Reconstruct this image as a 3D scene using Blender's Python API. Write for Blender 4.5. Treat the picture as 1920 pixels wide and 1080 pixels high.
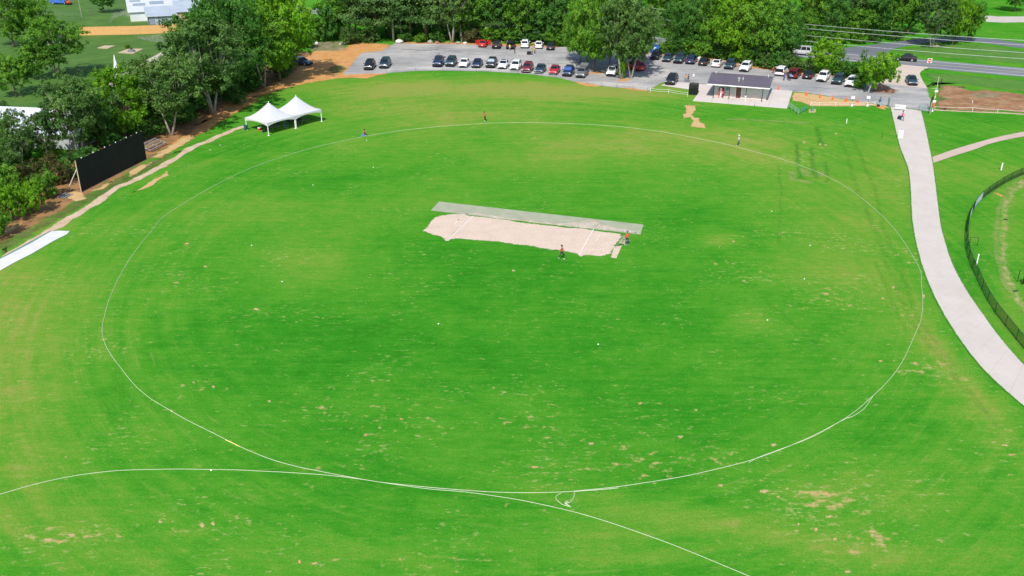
import bpy, bmesh, math, random
import numpy as np
from mathutils import Vector, Matrix, noise as mnoise
from mathutils.geometry import tessellate_polygon
PI = math.pi
for o in list(bpy.data.objects): bpy.data.objects.remove(o)
scene = bpy.context.scene
COL = scene.collection
# ------------------------------------------------------------------ camera
FPX, TH, CH, ROLL = 1745.0, 0.43398, 43.62, -0.00391
ct, st = math.cos(TH), math.sin(TH)
cr, sr = math.cos(ROLL), math.sin(ROLL)
_R, _D = np.array([1., 0, 0]), np.array([0, -st, -ct])
FW = np.array([0, ct, -st]); RX = _R*cr + _D*sr; DN = -_R*sr + _D*cr
cd = bpy.data.cameras.new('camera'); cam = bpy.data.objects.new('camera', cd); COL.objects.link(cam)
cd.sensor_width = 36.0; cd.lens = 36.0*FPX/1920.0; cd.clip_start = 0.5; cd.clip_end = 8000
cam.matrix_world = Matrix(((RX[0], -DN[0], -FW[0], 0), (RX[1], -DN[1], -FW[1], 0), (RX[2], -DN[2], -FW[2], CH), (0, 0, 0, 1)))
scene.camera = cam
# ------------------------------------------------------------------ light
SUN_EL = math.radians(47); SAX, SAY = -0.22, -0.975           # the sun stands behind the camera, to its left
world = bpy.data.worlds.new('World'); scene.world = world; world.use_nodes = True
wn = world.node_tree; bg = wn.nodes['Background']
sky = wn.nodes.new('ShaderNodeTexSky'); sky.sky_type = 'NISHITA'; sky.sun_disc = False
sky.sun_elevation = SUN_EL; sky.sun_rotation = math.atan2(SAX, SAY)
wn.links.new(sky.outputs[0], bg.inputs[0]); bg.inputs[1].default_value = 0.15
sd = bpy.data.lights.new('sun', 'SUN'); sun = bpy.data.objects.new('sun', sd); COL.objects.link(sun)
sd.energy = 4.7; sd.angle = math.radians(0.53); sd.color = (1, 0.95, 0.87)
_n = math.hypot(SAX, SAY)
sun.rotation_euler = Vector((-SAX/_n*math.cos(SUN_EL), -SAY/_n*math.cos(SUN_EL), -math.sin(SUN_EL))).to_track_quat('-Z', 'Y').to_euler()
sun.location = (-60, -60, 120)
vs = scene.view_settings; vs.view_transform = 'Standard'; vs.look = 'None'; vs.exposure = 0.2; vs.gamma = 1; vs.use_curve_mapping = False
# ------------------------------------------------------------------ pixel -> place
def G(u, v, h=0.0):
    d = RX*((u-960)/FPX) + DN*((v-540)/FPX) + FW
    t = (h-CH)/d[2]
    return Vector((d[0]*t, d[1]*t, h))
def PROJ(x, y, z=0.0):
    X = np.stack([x, y, z-CH+0*x], -1)
    w = X @ FW; w = np.where(w < 1, 1, w)
    return 960+FPX*(X @ RX)/w, 540+FPX*(X @ DN)/w
def SC(v): return ct*(v-(540-FPX*math.tan(TH)))/CH          # pixels per metre at row v
# ------------------------------------------------------------------ materials
MATS = {}
class NT:
    def __init__(s, name):
        s.m = bpy.data.materials.new(name); s.m.use_nodes = True; s.t = s.m.node_tree
        s.b = s.t.nodes['Principled BSDF']; s.out = s.t.nodes['Material Output']; MATS[name] = s.m
        s.b.inputs['Roughness'].default_value = 0.9; s.b.inputs['Specular IOR Level'].default_value = 0.25
    def n(s, typ, **k):
        x = s.t.nodes.new(typ)
        for a, b in k.items(): setattr(x, a, b)
        return x
    def l(s, a, b): s.t.links.new(a, b)
    def coord(s, scale=(1, 1, 1), obj=True, rot=0):
        c = s.n('ShaderNodeTexCoord'); mp = s.n('ShaderNodeMapping'); mp.inputs['Scale'].default_value = scale
        mp.inputs['Rotation'].default_value = (0, 0, rot)
        s.l(c.outputs['Object' if obj else 'Generated'], mp.inputs[0]); return mp.outputs[0]
    def noise(s, scale, detail=4, rough=0.55, vec=None, out='Fac'):
        x = s.n('ShaderNodeTexNoise'); x.inputs['Scale'].default_value = scale; x.inputs['Detail'].default_value = detail
        x.inputs['Roughness'].default_value = rough
        if vec is not None: s.l(vec, x.inputs['Vector'])
        return x.outputs[out]
    def ramp(s, fac, stops):
        x = s.n('ShaderNodeValToRGB'); s.l(fac, x.inputs[0]); e = x.color_ramp.elements
        while len(e) < len(stops): e.new(0.5)
        for q, (p, c) in zip(e, stops): q.position = p; q.color = (c, c, c, 1) if isinstance(c, (int, float)) else (*c, 1)
        return x.outputs[0]
    def mix(s, fac, a, b, mode='MIX'):
        x = s.n('ShaderNodeMix', data_type='RGBA', blend_type=mode)
        for i, q in ((0, fac), (6, a), (7, b)):
            if isinstance(q, (int, float)): x.inputs[i].default_value = q
            elif isinstance(q, tuple): x.inputs[i].default_value = (*q, 1)
            else: s.l(q, x.inputs[i])
        return x.outputs[2]
    def math(s, op, a, b=0.0, clamp=False):
        x = s.n('ShaderNodeMath', operation=op, use_clamp=clamp)
        for i, q in ((0, a), (1, b)):
            if isinstance(q, (int, float)): x.inputs[i].default_value = q
            else: s.l(q, x.inputs[i])
        return x.outputs[0]
    def attr(s, name):
        x = s.n('ShaderNodeAttribute', attribute_name=name); return x
    def bump(s, h, strength=0.3, dist=0.05):
        x = s.n('ShaderNodeBump'); x.inputs['Strength'].default_value = strength; x.inputs['Distance'].default_value = dist
        s.l(h, x.inputs['Height']); s.l(x.outputs[0], s.b.inputs['Normal'])
    def base(s, c):
        if isinstance(c, tuple): s.b.inputs['Base Color'].default_value = (*c, 1)
        else: s.l(c, s.b.inputs['Base Color'])
    def edge_alpha(s, nscale=0.9, soft=2.2, strength=1.0, vec=None):
        """ragged edge: the attribute 'edge' is 0 on the rim and 1 inside"""
        a = s.attr('edge').outputs['Fac']
        n = s.noise(nscale, 5, 0.65, vec)
        q = s.math('ADD', a, s.math('MULTIPLY', s.math('SUBTRACT', n, 0.5), 1.6))
        q = s.math('MULTIPLY', s.math('SUBTRACT', q, 0.38), soft, True)
        q = s.math('MULTIPLY', q, strength)
        h = s.noise(15.0, 2, 0.6, vec)                        # clumps: each spot is either covered or not
        h = s.math('ADD', s.math('MULTIPLY', s.math('SUBTRACT', h, 0.5), 2.4), 0.5, True)
        q = s.math('GREATER_THAN', q, s.math('ADD', s.math('MULTIPLY', h, 0.98), 0.01))
        s.l(q, s.b.inputs['Alpha']); return q
def plain(name, c, rough=0.6, metal=0.0, spec=0.4, var=0.12, nscale=3.0, bumpy=0.0):
    if name in MATS: return MATS[name]
    t = NT(name); n = t.noise(nscale, 4, 0.6, t.coord())
    t.base(t.mix(t.ramp(n, [(0.3, 0), (0.7, 1)]), tuple(x*(1-var) for x in c), tuple(min(1, x*(1+var)) for x in c)))
    t.b.inputs['Roughness'].default_value = rough; t.b.inputs['Metallic'].default_value = metal; t.b.inputs['Specular IOR Level'].default_value = spec
    if bumpy: t.bump(n, bumpy, 0.03)
    return t.m
# ------------------------------------------------------------------ objects
def mesh_from(name, verts, faces):
    me = bpy.data.meshes.new(name); me.from_pydata([tuple(v) for v in verts], [], [tuple(f) for f in faces]); me.update(); return me
def link(name, data, parent=None, mat=None, loc=None, rot=None, scale=None, kind=None):
    o = bpy.data.objects.new(name, data); COL.objects.link(o)
    if parent is not None: o.parent = parent
    if mat is not None:
        if len(data.materials) == 0: data.materials.append(mat)
        elif data.materials[0] is not mat: o.material_slots[0].link = 'OBJECT'; o.material_slots[0].material = mat
    if loc is not None: o.location = loc
    if rot is not None: o.rotation_euler = rot
    if scale is not None: o.scale = scale
    if kind: o['kind'] = kind
    return o
def tag(o, label, cat, group=None):
    o['label'] = label; o['category'] = cat
    if group: o['group'] = group
    return o
def thing(name, label, cat, loc=(0, 0, 0), rz=0.0, group=None):
    o = bpy.data.objects.new(name, None); COL.objects.link(o); o.location = loc; o.rotation_euler = (0, 0, rz); o.empty_display_size = 0.3
    return tag(o, label, cat, group)
class MB:
    """collects shapes into one mesh"""
    def __init__(s): s.v = []; s.f = []
    def add(s, vs_, fs): b = len(s.v); s.v += [tuple(x) for x in vs_]; s.f += [tuple(i+b for i in f) for f in fs]; return s
    def box(s, c, d, rz=0.0, rx=0.0, taper=1.0):
        M = Matrix.Translation(c) @ Matrix.Rotation(rz, 4, 'Z') @ Matrix.Rotation(rx, 4, 'X')
        x, y, z = d[0]/2, d[1]/2, d[2]/2; k = taper
        p = [(-x, -y, -z), (x, -y, -z), (x, y, -z), (-x, y, -z), (-x*k, -y*k, z), (x*k, -y*k, z), (x*k, y*k, z), (-x*k, y*k, z)]
        return s.add([M @ Vector(q) for q in p], [(3, 2, 1, 0), (4, 5, 6, 7), (0, 1, 5, 4), (1, 2, 6, 5), (2, 3, 7, 6), (3, 0, 4, 7)])
    def tube(s, pts, r, n=6, caps=True):
        pts = [Vector(p) for p in pts]; rs = r if isinstance(r, (list, tuple)) else [r]*len(pts); b = []
        for i, p in enumerate(pts):
            d = (pts[min(i+1, len(pts)-1)]-pts[max(i-1, 0)]);  d = d.normalized() if d.length > 1e-9 else Vector((0, 0, 1))
            a = d.cross(Vector((0, 0, 1)) if abs(d.z) < 0.9 else Vector((1, 0, 0))).normalized(); c = d.cross(a)
            b.append([p + (a*math.cos(2*PI*k/n)+c*math.sin(2*PI*k/n))*rs[i] for k in range(n)])
        vs_ = [q for ring in b for q in ring]; fs = []
        for i in range(len(pts)-1):
            for k in range(n):
                k2 = (k+1) % n; fs.append((i*n+k, i*n+k2, (i+1)*n+k2, (i+1)*n+k))
        if caps: fs += [tuple(range(n-1, -1, -1)), tuple((len(pts)-1)*n+k for k in range(n))]
        return s.add(vs_, fs)
    def lathe(s, prof, n=12, c=(0, 0, 0)):
        vs_ = []; fs = []
        for r, z in prof: vs_ += [(c[0]+r*math.cos(2*PI*k/n), c[1]+r*math.sin(2*PI*k/n), c[2]+z) for k in range(n)]
        for i in range(len(prof)-1):
            for k in range(n): k2 = (k+1) % n; fs.append((i*n+k, i*n+k2, (i+1)*n+k2, (i+1)*n+k))
        fs += [tuple(range(n-1, -1, -1)), tuple((len(prof)-1)*n+k for k in range(n))]
        return s.add(vs_, fs)
    def build(s, name, mat, parent=None, smooth=False, **k):
        me = mesh_from(name, s.v, s.f)
        if smooth: me.shade_smooth()
        return link(name, me, parent, mat, **k)
def resample(pts, step, closed=True):
    out = []; n = len(pts)
    for i in range(n if closed else n-1):
        a, b = pts[i], pts[(i+1) % n]; m = max(1, int((b-a).length/step))
        for k in range(m): out.append(a.lerp(b, k/m))
    if not closed: out.append(pts[-1])
    return out
def smooth_poly(pts, it=2, closed=True):
    for _ in range(it):
        n = len(pts); q = []
        rng = range(n) if closed else range(n-1)
        if not closed: q.append(pts[0])
        for i in rng:
            a, b = pts[i], pts[(i+1) % n]; q += [a.lerp(b, 0.25), a.lerp(b, 0.75)]
        if not closed: q.append(pts[-1])
        pts = q
    return pts
def poly_area(p): return 0.5*sum(p[i].x*p[(i+1) % len(p)].y - p[(i+1) % len(p)].x*p[i].y for i in range(len(p)))
def sheet(name, pts, mat, z, edge=0.0, step=1.0, kind='structure', parent=None, smooth=0, jitter=0.0):
    """flat sheet with (optionally) a rim whose 'edge' attribute runs from 0 to 1"""
    P = [Vector((p.x, p.y, 0)) for p in pts]
    if smooth: P = smooth_poly(P, smooth)
    if poly_area(P) < 0: P.reverse()
    if edge <= 0:
        V = P; F = tessellate_polygon([P]); E = [1.0]*len(V)
    else:
        P = resample(P, step); n = len(P)
        if jitter: P = [p+Vector((mnoise.noise(p*0.4+Vector((9, 3, z*99))), mnoise.noise(p*0.4+Vector((1, 7, z*77))), 0))*jitter for p in P]
        I = []
        for i in range(n):
            d = (P[(i+1) % n]-P[i-1]).normalized(); nrm = Vector((-d.y, d.x, 0))
            I.append(P[i]+nrm*edge*0.6); P[i] = P[i]-nrm*edge*0.4
        V = P+I; E = [0.0]*n+[1.0]*n
        F = [(i, (i+1) % n, n+(i+1) % n, n+i) for i in range(n)]
        F += [tuple(n+j for j in f) for f in tessellate_polygon([I])]
    me = mesh_from(name, [(p.x, p.y, z) for p in V], F)
    bm = bmesh.new(); bm.from_mesh(me); bmesh.ops.recalc_face_normals(bm, faces=bm.faces)
    for f in bm.faces:
        if f.normal.z < 0: f.normal_flip()
    bm.to_mesh(me); bm.free()
    at = me.attributes.new('edge', 'FLOAT', 'POINT'); at.data.foreach_set('value', E)
    return link(name, me, parent, mat, kind=kind)
def gp(*a): return [G(a[i], a[i+1]) for i in range(0, len(a), 2)]
def strip(name, L, R_, mat, z, **k): return sheet(name, list(L)+list(reversed(R_)), mat, z, **k)
def ribbon(c, w):
    """outline of a band of width w (number or list) along centre line c"""
    ws = w if isinstance(w, (list, tuple)) else [w]*len(c); L, R_ = [], []
    for i, p in enumerate(c):
        d = (c[min(i+1, len(c)-1)]-c[max(i-1, 0)]).normalized(); nn = Vector((-d.y, d.x, 0))
        L.append(p+nn*ws[i]/2); R_.append(p-nn*ws[i]/2)
    return L+list(reversed(R_))
rnd = random.Random(7)
# ------------------------------------------------------------------ surface materials
def grass_material():
    t = NT('grass_turf'); v = t.coord(); vs2 = t.coord((0.16, 1.0, 1), rot=0.09); vs3 = t.coord((0.30, 1.0, 1), rot=-0.16)
    dry, lush, bare = (t.attr(a).outputs['Fac'] for a in ('dry', 'lush', 'bare'))
    big = t.noise(0.055, 5, 0.6, v); mid = t.noise(0.35, 6, 0.62, v); fine = t.noise(5.5, 4, 0.75, v)
    streak = t.noise(1.1, 6, 0.6, vs2); streak2 = t.noise(2.6, 4, 0.6, vs3)
    # mowing lines that run round the field
    xyz = t.n('ShaderNodeSeparateXYZ'); t.l(v, xyz.inputs[0])
    px = t.math('MULTIPLY', t.math('SUBTRACT', xyz.outputs[0], 2.0), 1/43); py = t.math('MULTIPLY', t.math('SUBTRACT', xyz.outputs[1], 108.0), 1/53)
    rr = t.math('SQRT', t.math('ADD', t.math('MULTIPLY', px, px), t.math('MULTIPLY', py, py))); rq = t.math('MAXIMUM', rr, 0.05)
    cb = t.n('ShaderNodeCombineXYZ'); t.l(t.math('MULTIPLY', rr, 46.0), cb.inputs[0]); t.l(t.math('MULTIPLY', t.math('DIVIDE', px, rq), 4.5), cb.inputs[1]); t.l(t.math('MULTIPLY', t.math('DIVIDE', py, rq), 4.5), cb.inputs[2])
    ring = t.noise(0.85, 6, 0.62, cb.outputs[0]); ring2 = t.noise(2.2, 5, 0.7, cb.outputs[0])
    outer = t.ramp(t.math('MULTIPLY', rr, 0.6), [(0.42, 0.04), (0.64, 1.0)])
    diag = t.noise(1.3, 5, 0.62, t.coord((0.07, 1.0, 1), rot=0.75)); diag2 = t.noise(1.1, 5, 0.62, t.coord((0.06, 1.0, 1), rot=-1.0))
    f = t.math('ADD', t.math('MULTIPLY', big, 0.75), t.math('MULTIPLY', t.math('ADD', mid, t.math('MULTIPLY', t.math('SUBTRACT', t.noise(1.3, 6, 0.7, v), 0.5), 0.8)), 0.40))
    f = t.math('ADD', f, t.math('MULTIPLY', streak, 0.26)); f = t.math('ADD', f, t.math('MULTIPLY', t.math('SUBTRACT', t.math('ADD', diag, diag2), 1.0), 0.22)); f = t.math('ADD', f, t.math('MULTIPLY', outer, t.math('MULTIPLY', t.math('SUBTRACT', ring, 0.5), 0.60))); f = t.math('ADD', f, t.math('MULTIPLY', streak2, 0.2))
    f = t.math('ADD', t.math('SUBTRACT', f, 0.34), t.math('SUBTRACT', t.math('MULTIPLY', dry, 0.55), t.math('MULTIPLY', lush, 0.14)))
    c = t.ramp(f, [(0.12, (0.017, 0.140, 0.007)), (0.36, (0.029, 0.205, 0.011)), (0.58, (0.062, 0.248, 0.017)), (0.82, (0.122, 0.264, 0.027)), (1.0, (0.205, 0.262, 0.048))])
    # fine blades
    c = t.mix(t.ramp(fine, [(0.3, 0), (0.75, 1)]), t.mix(1.0, c, (0.74, 0.78, 0.74), 'MULTIPLY'), t.mix(1.0, c, (1.32, 1.18, 1.4), 'MULTIPLY'))
    # pale thatch showing through as thin streaks
    th = t.noise(1.9, 7, 0.72, vs3); thm = t.math('ADD', th, t.math('MULTIPLY', dry, 0.10))
    c = t.mix(t.math('MULTIPLY', t.math('MULTIPLY', t.ramp(ring2, [(0.58, 0), (0.74, 1)]), outer), 0.5), c, (0.20, 0.27, 0.06))
    c = t.mix(t.math('MULTIPLY', t.ramp(thm, [(0.58, 0), (0.72, 1)]), 0.5), c, (0.21, 0.30, 0.06))
    # scattered straw-coloured flecks
    fk = t.noise(2.3, 4, 0.68, t.coord((0.5, 1.0, 1), rot=-0.1)); fcl = t.noise(0.13, 3, 0.5, v)
    fq_ = t.math('ADD', fk, t.math('ADD', t.math('MULTIPLY', t.math('SUBTRACT', fcl, 0.5), 0.35), t.math('MULTIPLY', bare, 0.05)))
    c = t.mix(t.math('MULTIPLY', t.ramp(fq_, [(0.63, 0), (0.75, 1)]), 0.62), c, (0.38, 0.37, 0.15))
    # bare earth spots, gathered in loose rows
    vb = t.coord((0.7, 1.0, 1)); sp = t.noise(1.35, 6, 0.68, vb); cl = t.noise(0.14, 3, 0.5, vb)
    q = t.math('ADD', sp, t.math('ADD', t.math('MULTIPLY', t.math('SUBTRACT', cl, 0.5), 0.42), t.math('MULTIPLY', t.math('SUBTRACT', bare, 0.3), 0.16)))
    c = t.mix(t.math('MULTIPLY', t.ramp(q, [(0.64, 0), (0.72, 1)]), 0.6), c, (0.30, 0.31, 0.10))
    m = t.ramp(q, [(0.69, 0), (0.77, 1)])
    c = t.mix(t.math('MULTIPLY', m, 0.85), c, t.mix(mid, (0.40, 0.24, 0.10), (0.46, 0.36, 0.18)))
    t.base(c); t.b.inputs['Specular IOR Level'].default_value = 0.0
    t.bump(t.math('ADD', fine, t.math('MULTIPLY', streak2, 0.6)), 0.55, 0.06); return t.m
def dirt(name, c1, c2, c3, edge=True, soft=2.2, strength=1.0, nscale=0.5, estep=0.7):
    t = NT(name); v = t.coord(); n1 = t.noise(nscale, 7, 0.65, v); n2 = t.noise(4.0, 4, 0.7, v)
    c = t.ramp(n1, [(0.28, c1), (0.5, c2), (0.72, c3)])
    c = t.mix(t.ramp(n2, [(0.3, 0), (0.7, 1)]), t.mix(1.0, c, (0.86, 0.86, 0.86), 'MULTIPLY'), t.mix(1.0, c, (1.1, 1.1, 1.1), 'MULTIPLY'))
    t.base(c); t.bump(n2, 0.4, 0.04)
    if edge: t.edge_alpha(estep, soft, strength, v)
    return t.m
M_GRASS = grass_material()
M_CLAY = dirt('orange_clay', (0.42, 0.19, 0.055), (0.50, 0.25, 0.08), (0.52, 0.33, 0.15))
M_TAN = dirt('tan_soil', (0.42, 0.26, 0.11), (0.50, 0.33, 0.15), (0.48, 0.38, 0.20))
M_TRACK = dirt('pale_track', (0.40, 0.28, 0.17), (0.50, 0.37, 0.26), (0.55, 0.44, 0.34))
M_LITTER = dirt('leaf_litter', (0.16, 0.085, 0.040), (0.27, 0.14, 0.06), (0.38, 0.21, 0.085), soft=1.4)
M_REDSOIL = dirt('red_soil', (0.22, 0.10, 0.055), (0.32, 0.16, 0.085), (0.38, 0.27, 0.15), soft=1.2, nscale=0.25)
M_PITCH = dirt('pitch_soil', (0.51, 0.40, 0.315), (0.55, 0.44, 0.352), (0.585, 0.475, 0.39), soft=2.2, nscale=0.5, estep=1.0)
M_SPILL = dirt('soil_spill', (0.52, 0.42, 0.33), (0.58, 0.49, 0.40), (0.60, 0.52, 0.44), soft=1.0, strength=0.9)
M_SPOT = dirt('bare_spot_soil', (0.36, 0.30, 0.12), (0.46, 0.33, 0.16), (0.50, 0.38, 0.20), soft=1.5, nscale=1.5, estep=2.0)
M_SPOT2 = dirt('bare_spot_clay', (0.40, 0.24, 0.10), (0.50, 0.30, 0.13), (0.52, 0.36, 0.18), soft=1.5, nscale=1.5, estep=2.0)
M_ROUGH = dirt('rough_grass', (0.05, 0.10, 0.015), (0.10, 0.14, 0.03), (0.20, 0.19, 0.07), soft=1.0)
M_GREY_ROUGH = dirt('weedy_gravel', (0.12, 0.13, 0.05), (0.25, 0.21, 0.12), (0.36, 0.30, 0.20), soft=1.0)
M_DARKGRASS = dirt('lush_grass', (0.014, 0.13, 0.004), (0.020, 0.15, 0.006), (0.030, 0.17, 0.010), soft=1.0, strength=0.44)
M_MOWN = dirt('mown_grass', (0.016, 0.14, 0.005), (0.022, 0.16, 0.006), (0.034, 0.18, 0.010), soft=1.0, strength=0.72)
M_PALEGRASS = dirt('dry_grass', (0.14, 0.24, 0.04), (0.20, 0.26, 0.07), (0.28, 0.28, 0.11), soft=1.1, strength=0.72)
def gravel_material():
    t = NT('gravel_lot'); v = t.coord(); vs2 = t.coord((0.25, 1, 1), rot=-0.1)
    n1 = t.noise(0.10, 6, 0.6, v); n2 = t.noise(2.5, 5, 0.75, v); n3 = t.noise(0.5, 5, 0.6, vs2)
    c = t.ramp(t.math('ADD', t.math('MULTIPLY', n1, 0.6), t.math('MULTIPLY', n3, 0.4)), [(0.36, (0.21, 0.21, 0.215)), (0.5, (0.32, 0.315, 0.31)), (0.62, (0.44, 0.415, 0.39))])
    c = t.mix(t.ramp(n2, [(0.3, 0), (0.7, 1)]), t.mix(1.0, c, (0.8, 0.8, 0.8), 'MULTIPLY'), t.mix(1.0, c, (1.15, 1.15, 1.15), 'MULTIPLY'))
    t.base(c); t.bump(n2, 0.5, 0.03); t.edge_alpha(0.5, 3.0, 1.0, v); return t.m
M_GRAVEL = gravel_material()
def concrete(name, c, joint=0.0):
    t = NT(name); v = t.coord(); n1 = t.noise(0.25, 6, 0.6, v); n2 = t.noise(6, 5, 0.7, v); n3 = t.noise(0.9, 5, 0.7, v)
    k = t.ramp(n1, [(0.3, tuple(x*0.88 for x in c)), (0.7, c)])
    k = t.mix(t.ramp(n2, [(0.3, 0), (0.7, 1)]), t.mix(1.0, k, (0.93, 0.93, 0.93), 'MULTIPLY'), k)
    k = t.mix(t.math('MULTIPLY', t.ramp(t.noise(0.7, 6, .7, t.coord((1, .25, 1))), [(0.52, 0), (0.70, 1)]), 0.30), k, tuple(x*0.72 for x in c))
    k = t.mix(t.math('MULTIPLY', t.ramp(n3, [(0.54, 0), (0.70, 1)]), 0.45), k, (c[0]*0.86, c[1]*0.74, c[2]*0.62))
    t.base(k); t.b.inputs['Roughness'].default_value = 0.8; t.bump(n2, 0.1, 0.01); return t.m
M_CONC = concrete('concrete', (0.545, 0.495, 0.455)); M_CONC2 = concrete('pink_concrete', (0.52, 0.40, 0.34)); M_SLAB = concrete('slab_concrete', (0.60, 0.54, 0.505))
def asphalt(name, c):
    t = NT(name); v = t.coord((0.15, 1, 1), rot=0.1); n1 = t.noise(0.4, 5, 0.6, v); n2 = t.noise(8, 4, 0.7, t.coord())
    k = t.ramp(n1, [(0.3, tuple(x*0.82 for x in c)), (0.7, tuple(x*1.15 for x in c))])
    k = t.mix(0.25, k, t.mix(1.0, k, n2, 'MULTIPLY')); t.base(k); t.b.inputs['Roughness'].default_value = 0.85; return t.m
M_ROAD = asphalt('road_asphalt', (0.20, 0.215, 0.235)); M_ROAD2 = asphalt('side_road_asphalt', (0.15, 0.165, 0.19))
M_PAINT = plain('road_paint', (0.75, 0.73, 0.70), 0.7, var=0.1)
M_ROPE = plain('rope_white', (0.60, 0.59, 0.48), 0.8, var=0.12, nscale=0.6); M_ROPEY = plain('rope_yellowed', (0.70, 0.60, 0.22), 0.8)
M_WHITE = plain('white_paint', (0.78, 0.78, 0.79), 0.5, var=0.05)
# ------------------------------------------------------------------ ground
def axis(lo, hi, step, far):
    a = list(np.arange(lo, hi+1e-6, step)); s_ = step; x = hi
    while x < far: s_ *= 1.35; x += s_; a.append(x)
    s_ = step; x = lo
    while x > -far: s_ *= 1.35; x -= s_; a.insert(0, x)
    return np.array(a)
def build_ground():
    xs, ys = axis(-150, 170, 1.0, 3500), axis(30, 330, 1.0, 3500)
    X, Y = np.meshgrid(xs, ys); nx, ny = len(xs), len(ys)
    co = np.stack([X, Y, 0*X], -1).reshape(-1, 3)
    me = bpy.data.meshes.new('ground'); i = np.arange((ny-1)*(nx-1)); r, c = i//(nx-1), i % (nx-1)
    a = r*nx+c; q = np.stack([a, a+1, a+nx+1, a+nx], -1)
    me.vertices.add(len(co)); me.vertices.foreach_set('co', co.ravel()); me.loops.add(q.size); me.loops.foreach_set('vertex_index', q.ravel().astype(np.int32))
    me.polygons.add(len(q)); me.polygons.foreach_set('loop_start', (np.arange(len(q))*4).astype(np.int32)); me.update()
    x, y = co[:, 0], co[:, 1]; U, V = PROJ(x, np.maximum(y, 20), 0*x)
    def g(u, v, ru, rv, k, rot=0.0):
        du, dv = U-u, V-v; cc, ss = math.cos(rot), math.sin(rot)
        p, q_ = du*cc+dv*ss, -du*ss+dv*cc
        return k*np.exp(-0.5*((p/ru)**2+(q_/rv)**2))
    dry = 0.12+0*x; lush = 0*x; bare = 0.2+0*x
    for a_ in DRY: dry = dry+g(*a_)
    for a_ in LUSH: lush = lush+g(*a_)
    for a_ in BARE: bare = bare+g(*a_)
    for nm, arr in (('dry', dry), ('lush', lush), ('bare', bare)):
        at = me.attributes.new(nm, 'FLOAT', 'POINT'); at.data.foreach_set('value', np.clip(arr, -1, 2).astype(np.float32))
    return link('ground', me, None, M_GRASS, kind='structure')
# places (photo pixels) where the turf is drier, lusher or worn bare
DRY = [(960, 165, 330, 13, .72), (760, 165, 160, 20, .25), (1150, 178, 140, 12, .4), (900, 205, 330, 18, .28), (1100, 262, 330, 26, .40), (780, 220, 140, 22, .3), (1330, 250, 160, 30, .12), (1420, 320, 120, 40, .30), (1230, 290, 250, 25, .22),
       (20, 690, 80, 160, .58), (110, 560, 110, 90, .30), (20, 900, 60, 90, .2), (560, 500, 90, 40, .42), (690, 400, 80, 30, .25), (330, 540, 60, 30, .18), (1560, 500, 110, 55, .48), (1350, 450, 28, 10, .7), (1410, 598, 38, 20, .55), (480, 400, 130, 30, .22),
       (1600, 390, 110, 40, .3), (1690, 310, 50, 50, .35), (1700, 650, 60, 60, .2), (1860, 800, 90, 40, .5, .75), (1800, 705, 110, 14, .55, .85), (1735, 600, 60, 10, .35, 1.2), (1450, 1000, 280, 16, .5, .2), (1250, 985, 120, 22, .4), (1750, 900, 160, 40, .22), (520, 1045, 330, 30, .14), (120, 990, 120, 30, .30),
       (1840, 320, 60, 20, .25), (1900, 400, 30, 60, .3), (1900, 560, 30, 70, .3), (500, 210, 60, 12, -.1), (330, 300, 90, 30, .1), (60, 420, 60, 20, .35), (230, 120, 130, 40, .25), (250, 30, 150, 30, .30), (1500, 1040, 400, 15, .2), (1000, 330, 250, 30, .10)]
LUSH = [(1150, 560, 360, 120, .55), (700, 620, 280, 110, .50), (520, 700, 170, 70, .3), (620, 900, 300, 60, .30), (1450, 780, 200, 90, .3), (900, 740, 400, 90, .25), (1270, 500, 120, 30, .4), (550, 330, 140, 20, .35), (1560, 215, 160, 12, .5), (1300, 215, 200, 10, .35), (1850, 215, 90, 8, .5),
        (520, 190, 70, 10, .5), (480, 265, 90, 14, .35), (300, 850, 160, 50, .25), (1650, 790, 80, 50, .3), (760, 440, 60, 40, .3)]
BARE = [(1400, 930, 260, 40, .5, .25), (1560, 930, 60, 30, .5), (1000, 860, 330, 30, .25), (1130, 760, 330, 60, .25), (700, 800, 90, 40, .35), (130, 1000, 120, 18, .7), (400, 985, 90, 14, .7), (600, 1050, 120, 14, .5), (1500, 450, 110, 12, .8, .12), (1440, 520, 70, 8, .7), (1570, 560, 90, 30, .45),
        (1700, 560, 30, 90, .4), (1760, 690, 50, 30, .6), (1880, 850, 60, 30, .6), (360, 480, 50, 40, .4), (370, 730, 60, 20, .4), (310, 770, 40, 20, .5), (450, 590, 40, 15, .5), (200, 650, 40, 20, .4), (1500, 290, 40, 40, .6), (1340, 195, 200, 5, .35), (970, 610, 50, 10, .3), (800, 650, 60, 20, .2),
        (700, 195, 60, 8, .5), (1640, 930, 100, 30, .3), (1550, 1020, 90, 20, .6)]
ground = build_ground()
# ------------------------------------------------------------------ earth, track, car park
sheet('leaf_litter', gp(0, 470, 60, 435, 130, 395, 215, 345, 300, 292, 380, 250, 450, 205, 520, 168, 590, 140, 640, 138, 640, 110, 585, 96, 540, 95, 480, 120, 400, 150, 300, 190, 200, 235, 110, 290, 30, 350, -40, 400, -60, 470), M_LITTER, 0.004, edge=3.0, step=2.5, jitter=1.0)
sheet('clay_bank', gp(360, 240, 420, 214, 450, 200, 480, 181, 520, 171, 560, 160, 600, 152, 640, 146, 690, 139.5, 700, 130, 735, 84, 700, 80.5, 660, 80, 648, 88, 620, 93, 590, 95, 575, 105, 550, 135, 500, 162, 440, 186, 395, 212), M_CLAY, 0.008, edge=1.6, step=1.2, jitter=0.8)
sheet('clay_shoulder', ribbon(gp(292, 298, 330, 272, 372, 246, 410, 222, 445, 203, 480, 186), [1.5, 2.6, 3, 3, 3, 2.4]), M_CLAY, 0.012, edge=1.6, step=1, jitter=.8)
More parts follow.
